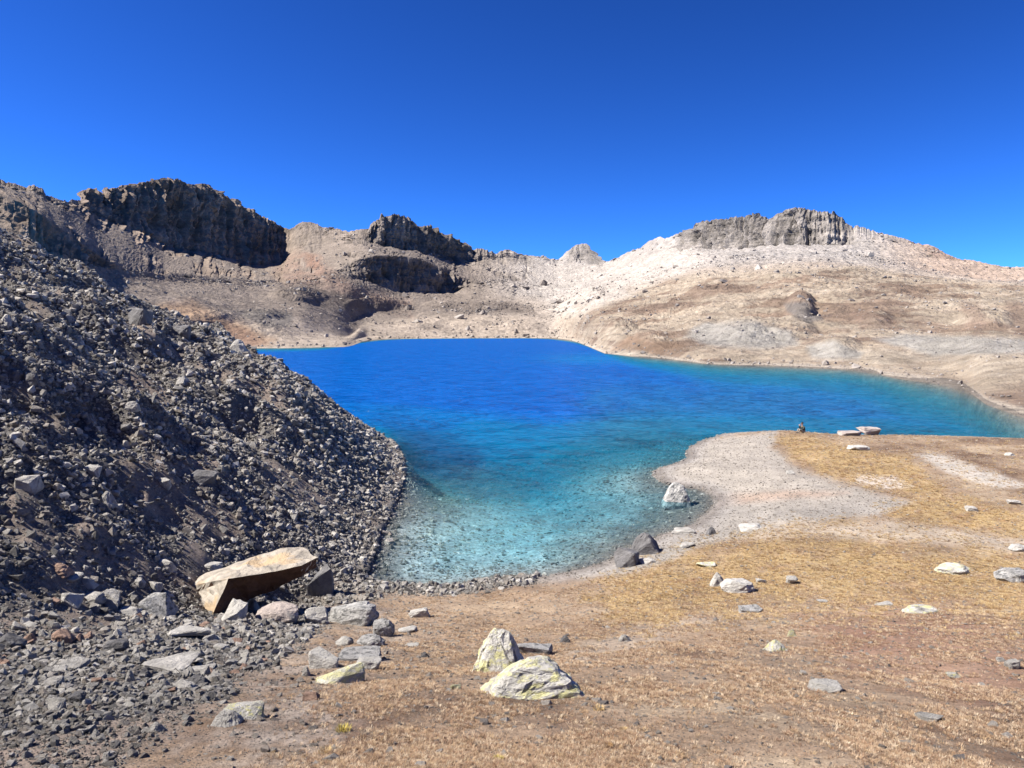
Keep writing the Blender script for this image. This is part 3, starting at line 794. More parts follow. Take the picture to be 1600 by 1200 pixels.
# ------------------------------------------------------------------ rock shapes
def rock_mesh(name, seed, style='block', cuts=2, rough=0.05):
    """an angular stone in the box -0.5..0.5, -0.5..0.5, 0..1"""
    r = np.random.default_rng(seed)
    npts = {'block': 13, 'shard': 10, 'slab': 14, 'round': 26, 'wedge': 9}[style]
    p = r.normal(size=(npts, 3))
    p /= np.linalg.norm(p, axis=1)[:, None]
    if style in ('block', 'slab'):
        p = np.sign(p) * np.abs(p) ** 0.55
        p /= np.max(np.abs(p), axis=1)[:, None] ** 0.6
    if style == 'wedge':
        p = np.concatenate([p, [(-0.9, -0.8, -0.7), (0.9, -0.7, -0.8), (0.8, 0.8, -0.8), (-0.8, 0.7, -0.8), (-0.3, 0.1, 1.0), (0.15, 0.2, 0.95)]])
        p[:, :2] *= (1.0 - 0.32 * np.clip(p[:, 2:3], -1, 1))
    bm = bmesh.new()
    for q in p: bm.verts.new(q)
    g = bmesh.ops.convex_hull(bm, input=bm.verts)
    bmesh.ops.delete(bm, geom=list({e for e in g['geom_interior'] + g['geom_unused'] if isinstance(e, bmesh.types.BMVert)}), context='VERTS')
    if cuts:
        bmesh.ops.bevel(bm, geom=bm.edges[:], offset=0.06 if style != 'round' else 0.12, segments=1, affect='EDGES', clamp_overlap=True)
        bmesh.ops.triangulate(bm, faces=bm.faces)
        for _ in range(cuts):
            bmesh.ops.subdivide_edges(bm, edges=[e for e in bm.edges if e.calc_length() > 0.22], cuts=1, use_grid_fill=True, smooth=0.1 if style == 'round' else 0.0)
            bmesh.ops.triangulate(bm, faces=[f for f in bm.faces if len(f.verts) > 3])
        bm.normal_update()
        co_ = np.array([v.co[:] for v in bm.verts])
        no_ = np.array([v.normal[:] for v in bm.verts])
        a = fbm3(co_[:, 0] * 1.3 + seed, co_[:, 1] * 1.3, co_[:, 2] * 2.2, 4, seed % 91, 0.6, True)
        a2 = fbm3(co_[:, 0] * 4 + seed, co_[:, 1] * 4, co_[:, 2] * 6, 2, seed % 71, 0.6)
        co_ = co_ + no_ * (rough * 1.6 * a + rough * 0.8 * a2)[:, None]
        for v, q in zip(bm.verts, co_): v.co = q
    co_ = np.array([v.co[:] for v in bm.verts])
    mn, mx_ = co_.min(0), co_.max(0)
    co_ = (co_ - mn) / (mx_ - mn) - np.array([0.5, 0.5, 0.0])
    for v, q in zip(bm.verts, co_): v.co = q
    bmesh.ops.recalc_face_normals(bm, faces=bm.faces)
    me = bpy.data.meshes.new(name)
    bm.to_mesh(me)
    bm.free()
    return me

HEROES = []          # (x, y, radius) so that loose stones keep clear
def boulder(pxbox, style, mat, label, seed, name='boulder', cat='boulder', group=None, deep=0.75, sink=0.4, yaw=None, tilt=(0, 0), cuts=2, rough=0.075):
    x0, y0, x1, y1 = pxbox
    cx = (x0 + x1) / 2
    gx_, gy_, gz_ = ground_hit(cx, y1 - 1)
    k = gy_ / F
    w = (x1 - x0) * k * 1.06
    dep = w * deep
    fall = (CAM_H - gz_) / max(gy_, 1)
    h = max(((y1 - y0) * k - dep * 0.45 * fall), 0.22 * w) * 1.08
    if style == 'slab' and gy_ > 9: h *= 0.72
    cx_, cy_ = gx_ * (1 + 0.4 * dep / gy_), gy_ + 0.4 * dep
    gz2 = min(gz_, float(height(np.array([cx_]), np.array([cy_]))[0]))
    r = random.Random(seed)
    me = rock_mesh(name, seed, style, cuts, rough)
    me.materials.append(M[mat])
    o = bpy.data.objects.new(name, me)
    COL.objects.link(o)
    o.location = (cx_, cy_, gz2 - sink * h)
    o.scale = (w, dep, h * (1 + sink))
    o.rotation_euler = (tilt[0], tilt[1], r.uniform(-0.25, 0.25) if yaw is None else yaw)
    tag(o, label, cat, group)
    HEROES.append((cx_, cy_, max(w, dep) * 0.5))
    return o

# ------------------------------------------------------------------ the big leaning slab, built to its outline
def leaning_slab():
    me = rock_mesh('leaning_slab', 5, 'slab', 0)
    # corner points: photograph pixel and depth; the upper face, then the lower face
    ax_, ay_, az_ = ground_hit(335, 952)
    y0 = min(ground_hit(q[0], q[1])[1] for q in ((335, 955), (370, 948), (400, 940), (430, 935))) - 0.75
    top = [(292, 917, 0.55), (322, 897, 0.75), (400, 872, 0.95), (452, 855, 1.0), (470, 857, 0.95), (494, 872, 0.35), (470, 884, 0.0), (430, 893, -0.12), (385, 900, -0.28), (358, 905, -0.32)]
    bot = [(298, 930, 0.50), (330, 945, 0.85), (400, 925, 1.05), (452, 900, 1.1), (475, 892, 1.0), (492, 886, 0.6), (470, 901, 0.42), (427, 920, 0.30), (388, 938, 0.14), (334, 957, -0.38)]
    bm = bmesh.new()
    S_ = 2.2
    def pt(p):
        x, y, z = at_depth(p[0], p[1], y0 + 0.9 + S_ * p[2] * 0.8)
        return bm.verts.new((float(x), float(y), float(z)))
    tv = [pt(p) for p in top]
    bv = [pt(p) for p in bot]
    n_ = len(tv)
    for i in range(n_):
        bm.faces.new((tv[i], bv[i], bv[(i + 1) % n_], tv[(i + 1) % n_]))
    bm.faces.new(tv)
    bm.faces.new(bv[::-1])
    bmesh.ops.recalc_face_normals(bm, faces=bm.faces)
    bmesh.ops.triangulate(bm, faces=bm.faces)
    for _ in range(3):
        bmesh.ops.subdivide_edges(bm, edges=[e for e in bm.edges if e.calc_length() > 0.14], cuts=1)
        bmesh.ops.triangulate(bm, faces=[f for f in bm.faces if len(f.verts) > 3])
    bm.normal_update()
    co_ = np.array([v.co[:] for v in bm.verts])
    no_ = np.array([v.normal[:] for v in bm.verts])
    ctr = co_.mean(0)
    q_ = co_ - ctr
    st = fbm3(q_[:, 0] * 0.8 - q_[:, 2] * 0.5, q_[:, 1] * 0.8, (q_[:, 2] - q_[:, 0] * 0.33) * 5, 4, 7, 0.55, True)
    fn = fbm3(q_[:, 0] * 5, q_[:, 1] * 5, q_[:, 2] * 5, 3, 8)
    co_ = co_ + no_ * (0.09 * st + 0.05 * fn)[:, None]
    for v, q in zip(bm.verts, co_ - np.array([ax_, ay_, az_])): v.co = q
    me = bpy.data.meshes.new('leaning_slab')
    bm.to_mesh(me)
    bm.free()
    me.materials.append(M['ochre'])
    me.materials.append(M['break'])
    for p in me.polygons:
        if p.normal.y < -0.2 and p.normal.z < 0.4 and p.normal.x > -0.5: p.material_index = 1  # faces turned forward take the colour darkened for shade
    o = bpy.data.objects.new('leaning_slab', me)
    COL.objects.link(o)
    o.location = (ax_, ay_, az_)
    tag(o, 'huge ochre and grey slab leaning at the scree foot over a black hollow', 'boulder')
    for q in co_[::6]: HEROES.append((q[0], q[1], 0.12))
leaning_slab()
B = boulder
# stones round the leaning slab and down to the shore
B((482, 888, 524, 934), 'block', 'dark', 'dark shaded block in the hollow under the high end of the leaning slab', 11, deep=0.9)
B((345, 937, 386, 974), 'block', 'pale', 'pale grey pointed block with one black side under the slab', 12, deep=0.7)
B((385, 934, 406, 954), 'wedge', 'grey', 'small grey wedge between the pale pointed block and the rounded pink boulder', 13, name='rock', cat='rock')
B((402, 937, 471, 973), 'round', 'pink', 'rounded pinkish boulder with a dark right side below the leaning slab', 14)
B((477, 950, 512, 976), 'block', 'grey', 'low grey block touching the left end of the long sloping boulder', 15, name='rock', cat='rock')
B((508, 930, 594, 979), 'slab', 'speckled', 'long sloping speckled boulder with a black right end near the shore', 16, tilt=(0, -0.22), deep=0.55)
B((582, 966, 616, 995), 'round', 'speckled', 'round dark speckled rock below the black end of the sloping boulder', 17, name='rock', cat='rock')
B((558, 990, 602, 1012), 'round', 'speckled', 'low grey speckled rock just above the cracked pale boulder', 18, name='rock', cat='rock')
B((524, 994, 552, 1010), 'round', 'pale', 'small cream rock behind the left half of the cracked boulder', 19, name='rock', cat='rock')
B((482, 1012, 530, 1046), 'block', 'pale', 'left half of the cracked pale boulder split by a black gap', 20, yaw=0.1)
B((531, 1008, 596, 1034), 'slab', 'speckled', 'right half of the cracked boulder with a dark lichen top', 21, yaw=0.1)
B((556, 1025, 596, 1048), 'block', 'pale', 'square white block at the right foot of the cracked boulder', 22)
B((496, 1032, 572, 1071), 'slab', 'yellow', 'flat yellow green lichen slab lying below the cracked pale boulder', 23, tilt=(0.12, -0.12), deep=0.8)
B((471, 1042, 486, 1058), 'wedge', 'pale', 'small white wedge left of the flat yellow lichen slab', 24, name='rock', cat='rock')
B((640, 948, 672, 966), 'block', 'pale', 'cream block alone on bare earth near the pebble shore', 25, name='rock', cat='rock')
B((622, 975, 652, 990), 'slab', 'pale', 'flat white rock right of the round speckled rock', 26, name='rock', cat='rock')
B((632, 1003, 654, 1012), 'slab', 'pale', 'small flat white stone in brown grass below the flat white rock', 27, name='rock', cat='rock')
B((657, 1019, 671, 1029), 'wedge', 'dark', 'small black stone alone in brown grass', 28, name='rock', cat='rock')
# the lichen pair in the meadow
B((736, 972, 824, 1052), 'wedge', 'lichen', 'tall pointed pale lichen boulder, rear one of the meadow pair', 31, cuts=3, deep=0.9, rough=0.09)
B((808, 988, 862, 1022), 'slab', 'speckled', 'dark slab wedged behind the two lichen boulders', 32)
B((748, 1008, 916, 1094), 'wedge', 'lichen', 'big yellow and grey lichen boulder, front one of the meadow pair', 37, cuts=3, deep=0.7, sink=0.25, rough=0.09, yaw=0.2)
B((874, 991, 893, 1005), 'wedge', 'dark', 'small dark stone right of the dark slab behind the lichen pair', 34, name='rock', cat='rock')
B((966, 991, 986, 1004), 'wedge', 'grey', 'small grey stone on the bare strip right of the lichen pair', 35, name='rock', cat='rock')
B((704, 1067, 720, 1079), 'slab', 'yellow', 'small pale yellow stone left of the big lichen boulder', 36, name='rock', cat='rock')
B((327, 1108, 380, 1138), 'wedge', 'pale', 'white lichen streaked rock low at the edge of the scree', 38)
B((352, 1096, 412, 1126), 'slab', 'lichen', 'lichen covered rock leaning behind the white streaked rock', 39)
B((474, 1079, 500, 1096), 'slab', 'rust', 'small tan stone below the flat yellow lichen slab', 40, name='rock', cat='rock')
# the right meadow
B((1109, 895, 1133, 918), 'wedge', 'pale', 'white upright rock, left one of the touching pair in golden grass', 41, name='rock', cat='rock')
B((1125, 903, 1178, 928), 'round', 'pale', 'rounded cream boulder, right one of the touching pair in golden grass', 42)
B((1181, 902, 1198, 912), 'slab', 'pale', 'small flat white stone right of the rounded cream boulder', 43, name='rock', cat='rock')
B((1229, 901, 1247, 915), 'block', 'pale', 'small squarish white stone alone in golden grass', 44, name='rock', cat='rock')
B((1153, 940, 1190, 958), 'slab', 'speckled', 'flat speckled rock half sunk at the end of the bare strip', 45, name='rock', cat='rock')
B((1192, 996, 1234, 1019), 'wedge', 'lichen', 'white and grey lichen rock in brown grass below the yellow shard', 46, name='rock', cat='rock')
B((1229, 983, 1246, 996), 'wedge', 'yellow', 'thin pale yellow shard standing above the white and grey lichen rock', 47, name='rock', cat='rock', deep=0.5)
B((1259, 1060, 1313, 1083), 'slab', 'pale', 'flat lilac white slab lying in the lower meadow', 48)
B((1557, 1028, 1569, 1036), 'block', 'pale', 'small white stone touching the striped cylinder shaped stone', 49, name='rock', cat='rock')
B((1571, 1030, 1592, 1047), 'block', 'pale', 'short thick white stone with a black right end near the meadow edge', 50, name='rock', cat='rock')
B((1479, 1049, 1501, 1062), 'slab', 'lichen', 'small greenish flat stone between the lilac slab and the thick white stone', 51, name='rock', cat='rock')
B((1411, 943, 1462, 960), 'slab', 'lichen', 'long flat pale green slab sunk in the upper brown meadow', 52)
B((1369, 938, 1393, 948), 'slab', 'pale', 'small flat pale stone left of the long pale green slab', 53, name='rock', cat='rock')
B((1434, 1115, 1472, 1129), 'slab', 'grey', 'small half buried grey stone low in the right meadow', 54, name='rock', cat='rock')
B((1277, 936, 1292, 943), 'slab', 'pale', 'tiny flat pale stone at the edge of golden and brown grass', 55, name='rock', cat='rock')
B((1551, 884, 1612, 911), 'round', 'speckled', 'large pale speckled boulder cut by the right edge of the photo', 56)
B((1462, 878, 1514, 899), 'round', 'lichen', 'low greenish white outcrop rock left of the large edge boulder', 57)
B((1576, 850, 1606, 863), 'round', 'pale', 'pale rounded rock above the large edge boulder', 58, name='rock', cat='rock')
B((1509, 790, 1528, 801), 'slab', 'pale', 'small cream stone in the middle of the golden grass band', 59, name='rock', cat='rock')
B((1575, 780, 1593, 790), 'slab', 'pale', 'small cream stone at the right end of the golden grass band', 60, name='rock', cat='rock')
B((1326, 695, 1356, 705), 'slab', 'pale', 'flat white rock in the grass behind the shore rocks', 61, name='rock', cat='rock')
B((1569, 706, 1584, 713), 'slab', 'pale', 'small white stone in the far meadow near the bay', 62, name='rock', cat='rock')
B((1340, 667, 1372, 681), 'block', 'pink', 'blocky pinkish rock standing on the point beside the water', 63, sink=0.1)
B((1310, 671, 1346, 682), 'slab', 'pink', 'low pale slab left of the blocky rock on the point', 64, sink=0.1)
B((1228, 735, 1240, 742), 'slab', 'pale', 'pale stone with a dark tip in the middle of the gravel spit', 65, name='rock', cat='rock')
# along the near shore
B((1034, 755, 1081, 796), 'wedge', 'speckled', 'grey boulder standing in the water of the small cove', 71, cuts=3, deep=0.8, sink=0.15)
B((985, 834, 1036, 868), 'wedge', 'dark', 'dark shore boulder, right one of the two at the water edge', 72)
B((960, 860, 999, 888), 'block', 'dark', 'dark shore boulder, left one of the two at the water edge', 73)
B((996, 871, 1024, 882), 'slab', 'pale', 'flat pale stone right of the left dark shore boulder', 74, name='rock', cat='rock')
B((1155, 818, 1191, 831), 'slab', 'pale', 'bright white flat rock on gravel inland of the cove', 75, name='rock', cat='rock')
B((1048, 824, 1086, 836), 'slab', 'grey', 'flat grey rock at the water edge left of the cove mouth', 76, name='rock', cat='rock')
B((1103, 824, 1121, 837), 'wedge', 'dark', 'small dark pointed rock on gravel below the cove', 77, name='rock', cat='rock')
B((1062, 846, 1086, 858), 'slab', 'grey', 'low grey rock on gravel above the golden grass edge', 78, name='rock', cat='rock')
B((1088, 878, 1118, 888), 'slab', 'lichen', 'low pale green rock among golden tufts', 79, name='rock', cat='rock')
# larger stones standing out of the scree
SC = 'blocks standing out of the scree'
for k_, (bx, st_, mt_, lb_) in enumerate([
    ((201, 484, 238, 508), 'block', 'dark', 'big dark block high on the scree against the tan hillside'),
    ((271, 511, 302, 530), 'block', 'dark', 'dark block on the scree skyline midway to the water'),
    ((356, 534, 388, 553), 'wedge', 'grey', 'pointed grey block at the scree crest beside the blue water'),
    ((14, 579, 36, 598), 'round', 'dark', 'left one of two round dark stones in the shaded hollow'),
    ((40, 586, 62, 606), 'round', 'dark', 'right one of two round dark stones in the shaded hollow'),
    ((0, 496, 20, 511), 'wedge', 'pale', 'pale pointed stone at the photo edge high on the scree'),
    ((195, 629, 219, 643), 'round', 'grey', 'rounded grey stone at the head of the earthy gully'),
    ((134, 728, 157, 746), 'block', 'pale', 'bright pale stone on earth beside a black shadow'),
    ((20, 746, 61, 771), 'block', 'grey', 'layered grey block above a black shadow near the photo edge'),
    ((156, 771, 181, 793), 'wedge', 'grey', 'grey wedge on the earthy patch below the layered block'),
    ((247, 751, 271, 768), 'block', 'grey', 'squat grey stone casting shadow on the earthy gully'),
    ((292, 732, 338, 760), 'slab', 'dark', 'long dark slab with pale top in the middle of the slope'),
    ((249, 874, 276, 893), 'block', 'pale', 'pale block left of the flat stone behind the leaning slab'),
    ((308, 876, 346, 892), 'slab', 'pale', 'flat pale stone just behind the low end of the leaning slab'),
    ((76, 884, 111, 903), 'wedge', 'rust', 'reddish grey wedge above a long pale flat stone'),
    ((89, 901, 126, 911), 'slab', 'pale', 'long pale flat stone under the reddish wedge'),
    ((119, 904, 151, 921), 'wedge', 'grey', 'grey wedge right of the long pale flat stone'),
    ((94, 926, 127, 951), 'block', 'pale', 'bright white chunky block above a deep black hollow'),
    ((131, 929, 163, 948), 'block', 'grey', 'grey block right of the bright white chunky block'),
    ((160, 924, 193, 953), 'block', 'grey', 'upright two sided block with a white left face'),
    ((209, 905, 228, 921), 'round', 'grey', 'small rounded stone, left one of a pair above the fallen slabs'),
    ((231, 910, 253, 927), 'block', 'grey', 'small squarish stone, right one of a pair above the fallen slabs'),
    ((185, 949, 216, 966), 'slab', 'pale', 'flat pale stone right below the upright two sided block'),
    ((224, 930, 273, 966), 'block', 'speckled', 'speckled chunky block midway between upright block and leaning slab'),
    ((216, 1014, 303, 1051), 'slab', 'grey', 'largest flat grey slab lying in the lower scree'),
    ((82, 981, 116, 1006), 'round', 'rust', 'brownish rounded stone in the lower left scree'),
    ((166, 996, 198, 1021), 'block', 'dark', 'dark cube shaped stone left of the largest flat slab'),
    ((0, 986, 41, 1018), 'round', 'dark', 'dark rounded boulder cut by the left edge of the photo'),
    ((89, 1024, 136, 1046), 'slab', 'grey', 'grey slab below the brownish rounded stone'),
    ((70, 1089, 101, 1113), 'block', 'pale', 'white topped block with a black right face near the bottom left'),
    ((289, 1051, 328, 1073), 'wedge', 'dark', 'dark wedge with a pale top below the largest flat slab'),
    ((264, 1061, 306, 1080), 'slab', 'grey', 'grey slab leaning on the dark wedge'),
    ((249, 1059, 267, 1081), 'round', 'pale', 'small cream rounded stone left of the leaning grey slab'),
    ((299, 1036, 336, 1053), 'slab', 'grey', 'flat grey stone at the right tip of the largest slab'),
    ((196, 1046, 211, 1068), 'wedge', 'pale', 'small white triangular stone under the left end of the largest slab'),
    ((214, 1044, 238, 1061), 'wedge', 'dark', 'dark stone under the near edge of the largest slab'),
    ((334, 1004, 357, 1018), 'slab', 'pale', 'small pale flat stone alone on gravel right of the largest slab'),
    ((266, 974, 321, 1001), 'slab', 'pale', 'pale flat rock above the largest slab'),
    ((231, 1126, 259, 1146), 'wedge', 'grey', 'bluish grey triangular stone in fine gravel near the bottom'),
    ((109, 1079, 136, 1101), 'slab', 'dark', 'dark slab right of the white topped block'),
    ((66, 1056, 98, 1076), 'slab', 'grey', 'grey tilted slab above the white topped block')]):
    B(bx, st_, mt_, lb_, 200 + k_, name='scree_block', cat='rock', group=SC, cuts=2, deep=0.8, yaw=-0.3 + 0.05 * (k_ % 9))

# ------------------------------------------------------------------ loose stones
def scatter(name, protos, pos, rot, scl, idx, label, kind='stuff'):
    """points carrying rotation, scale and shape index, turned into stones or tufts by geometry nodes"""
    c_ = bpy.data.collections.new(name + '_shapes')
    for k, (me, mt) in enumerate(protos):
        if not me.materials: me.materials.append(mt)
        o = bpy.data.objects.new('%s_shape' % name, me)
        c_.objects.link(o)
    me = bpy.data.meshes.new(name)
    me.vertices.add(len(pos))
    me.vertices.foreach_set('co', pos.astype(np.float32).ravel())
    for an, av in (('rot', rot), ('scl', scl)):
        a = me.attributes.new(an, 'FLOAT_VECTOR', 'POINT')
        a.data.foreach_set('vector', av.astype(np.float32).ravel())
    a = me.attributes.new('idx', 'INT', 'POINT')
    a.data.foreach_set('value', idx.astype(np.int32))
    o = bpy.data.objects.new(name, me)
    COL.objects.link(o)
    t = bpy.data.node_groups.new(name + '_scatter', 'GeometryNodeTree')
    t.interface.new_socket('Geometry', in_out='INPUT', socket_type='NodeSocketGeometry')
    t.interface.new_socket('Geometry', in_out='OUTPUT', socket_type='NodeSocketGeometry')
    n, l = t.nodes, t.links
    gi, go = n.new('NodeGroupInput'), n.new('NodeGroupOutput')
    ci = n.new('GeometryNodeCollectionInfo')
    ci.inputs[0].default_value = c_
    ci.inputs['Separate Children'].default_value = True
    ci.inputs['Reset Children'].default_value = True
    ip = n.new('GeometryNodeInstanceOnPoints')
    ip.inputs['Pick Instance'].default_value = True
    def na(nm, ty):
        q = n.new('GeometryNodeInputNamedAttribute')
        q.data_type = ty
        q.inputs[0].default_value = nm
        return q.outputs[0]
    l.new(gi.outputs[0], ip.inputs['Points'])
    l.new(ci.outputs[0], ip.inputs['Instance'])
    l.new(na('idx', 'INT'), ip.inputs['Instance Index'])
    er = n.new('FunctionNodeEulerToRotation')
    l.new(na('rot', 'FLOAT_VECTOR'), er.inputs[0])
    l.new(er.outputs[0], ip.inputs['Rotation'])
    l.new(na('scl', 'FLOAT_VECTOR'), ip.inputs['Scale'])
    l.new(ip.outputs[0], go.inputs[0])
    md = o.modifiers.new('scatter', 'NODES')
    md.node_group = t
    return tag(o, label, kind=kind)

HA = np.array(HEROES)
def clear_of_heroes(x, y, pad):
    ok = np.ones(len(x), bool)
    for hx, hy, hr in HA:
        ok &= (x - hx) ** 2 + (y - hy) ** 2 > (hr + pad) ** 2
    return ok

def sample_polar(n, r0, r1, a0, a1, power=1.0):
    """more points per square metre near the camera; power 1: density falls with the square of the distance"""
    u = rng.random(n)
    if power == 1.0: r = r0 * (r1 / r0) ** u
    else:
        e = 1 - power + 1e-9
        r = (r0 ** e + u * (r1 ** e - r0 ** e)) ** (1 / e)
    a = np.radians(rng.uniform(a0, a1, n))
    return r * np.sin(a), r * np.cos(a)

STONE_SHAPES = [rock_mesh('stone_shape', 900 + k, ['block', 'shard', 'slab', 'wedge', 'block', 'shard'][k % 6], 0) for k in range(14)]
def stones(n, r0, r1, a0, a1, smin_px, smax, slope_pow, keep, power=1.0, flat=(0.45, 0.9), cap=False):
    x, y = sample_polar(n, r0, r1, a0, a1, power)
    z, s, t = height(x, y, True)
    k = keep(x, y, z, s, t)
    x, y, z, s, t = x[k], y[k], z[k], s[k], t[k]
    r = np.hypot(x, y)
    lo = smin_px * r / F
    size = np.minimum(lo * (1 - rng.random(len(x))) ** (-1 / slope_pow), smax * (0.6 + 0.4 * rng.random(len(x))))
    if cap: size = np.minimum(size, np.interp(r, [5, 12, 25, 60], [13, 15, 11, 8]) * r / F * (0.7 + 0.5 * rng.random(len(x))))
    k = clear_of_heroes(x, y, 0.0) | (size < 0.05)
    x, y, z, size, s, t = x[k], y[k], z[k], size[k], s[k], t[k]
    w = size * rng.uniform(0.8, 1.3, len(x))
    d = size * rng.uniform(0.6, 1.1, len(x))
    h = size * rng.uniform(flat[0], flat[1], len(x))
    rot = np.c_[rng.uniform(-0.5, 0.5, len(x)), rng.uniform(-0.5, 0.5, len(x)), rng.uniform(0, 6.28, len(x))]
    pos = np.c_[x, y, z - 0.28 * h]
    return pos, rot, np.c_[w, d, h], size, s, t

# scree: a long tail of sizes, the largest ones become things of their own
STONY = [(-300, 900), (560, 905), (590, 925), (540, 955), (480, 985), (420, 1040), (330, 1100), (150, 1215), (60, 1400), (-300, 1400)]
def keep_scree(x, y, z, s, t):
    e = fbm2(x * 0.25, y * 0.25, 4, 51) + 0.35 * fbm2(x * 0.9, y * 0.9, 4, 52)
    px, py = project(x, y, z)
    e = e + 0.25 * poly_mask(px, py, [(0, 690), (200, 720), (330, 700), (420, 760), (350, 830), (150, 830), (0, 800)], 30, 71, 40)
    p = np.where(e > 0.12, 0.30, 1.0)
    streak = fbm2(y * 0.45 + 0.15 * x, t * 0.07, 3, 86)
    p = p * (0.35 + 0.65 * sstep(-0.35, 0.1, streak))
    edge = np.clip((t + 1.2 + 1.0 * fbm2(x * 0.6, y * 0.6, 3, 77)) / 1.5, 0, 1)
    edge = np.maximum(edge, poly_mask(px, py, STONY, 16, 85, 40) * (s > 0) * 0.9)
    shore = (s > -0.4) * np.clip(1.7 - s, 0, 1) * (x < 3.0) * (y < 32)
    edge, p = np.maximum(edge, 0.8 * shore), np.maximum(p, shore)
    return (s > -1.5) & (rng.random(len(x)) < p * edge) & (z > -0.8)
pos, rot, scl, size, ss, st = stones(600000, 2.6, 98, -46, 2, 1.9, 1.1, 2.0, keep_scree, cap=True, flat=(0.5, 1.05))
app = size / np.hypot(pos[:, 0], pos[:, 1]) * F
ppx, ppy = project(pos[:, 0], pos[:, 1], pos[:, 2])
vis = (ppx > 0) & (ppx < 1600) & (ppy < 1195) & (pos[:, 2] > 0)
# stones hidden behind the crest are not singled out: test the line of sight
cand = np.argsort(-np.where(vis, app, 0))[:900]
los = []
for i in cand:
    q = np.linspace(0.1, 0.97, 60)
    tz = CAM_H + (pos[i, 2] + 0.6 * scl[i, 2] - CAM_H) * q
    los.append(bool((height(pos[i, 0] * q, pos[i, 1] * q) < tz + 0.05).all()))
cand = cand[np.array(los)][:255]
single = np.zeros(len(pos), bool)
single[cand] = True
idx = rng.integers(0, len(STONE_SHAPES), len(pos))
scatter('scree_stones', [(me, M['stone']) for me in STONE_SHAPES], pos[~single], rot[~single], scl[~single], idx[~single], 'countless angular grey stones covering the steep left slope')

# finer shapes for the singled-out ones, shared between them
FINE = {}
for st_ in ('block', 'shard', 'slab', 'wedge'):
    for mt_ in ('grey', 'dark', 'pale', 'rust'):
        for k in range(2):
            me = rock_mesh('scree_stone', 1000 + 37 * k + len(FINE), st_ if st_ != 'shard' else 'shard', 1, 0.04)
            me.materials.append(M[mt_])
            FINE[(st_, mt_, k)] = me
TONE = {'grey': 'grey', 'dark': 'dark grey', 'pale': 'pale', 'rust': 'rusty brown'}
LM = [((392, 905), 'the leaning ochre slab'), ((260, 1033), 'the largest slab'), ((110, 938), 'the white chunky block'), ((176, 938), 'the upright block'), ((248, 948), 'the speckled chunky block'),
      ((20, 1002), 'the dark edge boulder'), ((85, 1101), 'the white topped block'), ((245, 1136), 'the bluish stone'), ((353, 1123), 'the white streaked rock'),
      ((99, 993), 'the brownish rounded stone'), ((182, 1008), 'the dark cube shaped stone'), ((327, 884), 'the flat stone behind the slab'), ((94, 893), 'the reddish wedge'),
      ((40, 758), 'the layered grey block'), ((168, 782), 'the earthy wedge'), ((259, 760), 'the squat gully stone'), ((315, 746), 'the long dark slab'), ((146, 737), 'the bright pale stone'),
      ((38, 592), 'the two round dark stones'), ((219, 496), 'the dark crest block'), ((286, 520), 'the dark skyline block'), ((372, 543), 'the pointed crest block'), ((207, 636), 'the rounded gully stone'),
      ((560, 800), 'the water edge'), ((507, 910), 'the black hollow'), ((293, 988), 'the pale flat rock'), ((112, 1035), 'the lower left grey slab'), ((365, 955), 'the pale pointed block'), ((308, 1062), 'the dark wedge')]
def direction(dx, dy):
    if abs(dx) > 2.2 * abs(dy): return 'right of' if dx > 0 else 'left of'
    if abs(dy) > 2.2 * abs(dx): return 'below' if dy > 0 else 'above'
    return ('below right of' if dx > 0 else 'below left of') if dy > 0 else ('above right of' if dx > 0 else 'above left of')
used = {}
kinds = ['block', 'shard', 'slab', 'wedge']
for n_i, i in enumerate(cand):
    r = random.Random(int(i))
    st_ = kinds[r.randrange(4)]
    mt_ = r.choice(['grey', 'grey', 'dark', 'pale', 'pale', 'rust', 'grey'])
    o = bpy.data.objects.new('scree_stone', FINE[(st_, mt_, r.randrange(2))])
    COL.objects.link(o)
    o.location = pos[i]
    o.rotation_euler = rot[i]
    if st_ == 'slab': scl[i, 2] *= 0.6
    o.scale = scl[i] * (1.0 if mt_ != 'dark' else 0.92)
    lx, ly = float(ppx[i]), float(ppy[i])
    # the nearest landmarks in turn, until the description singles the stone out
    order = sorted(LM, key=lambda m_: math.hypot(m_[0][0] - lx, m_[0][1] - ly))
    sz = 'large' if app[i] > 14 else ('medium' if app[i] > 12 else 'small')
    lab = None
    for (mx_, my_), nm in order[:8]:
        dd = math.hypot(mx_ - lx, my_ - ly)
        near = 'close' if dd < 28 else ('a little' if dd < 60 else 'well')
        q_ = '%s %s %s stone %s %s %s' % (sz, TONE[mt_], {'block': 'blocky', 'shard': 'jagged', 'slab': 'flat', 'wedge': 'wedge'}[st_], near, direction(lx - mx_, ly - my_), nm)
        if q_ not in used:
            lab = q_
            break
    if lab is None: lab = q_
    used[lab] = 1
    tag(o, lab, 'stone', 'loose stones on the scree')
print('singled out', len(cand), 'labels', len(used), 'scree stones', int((~single).sum()))

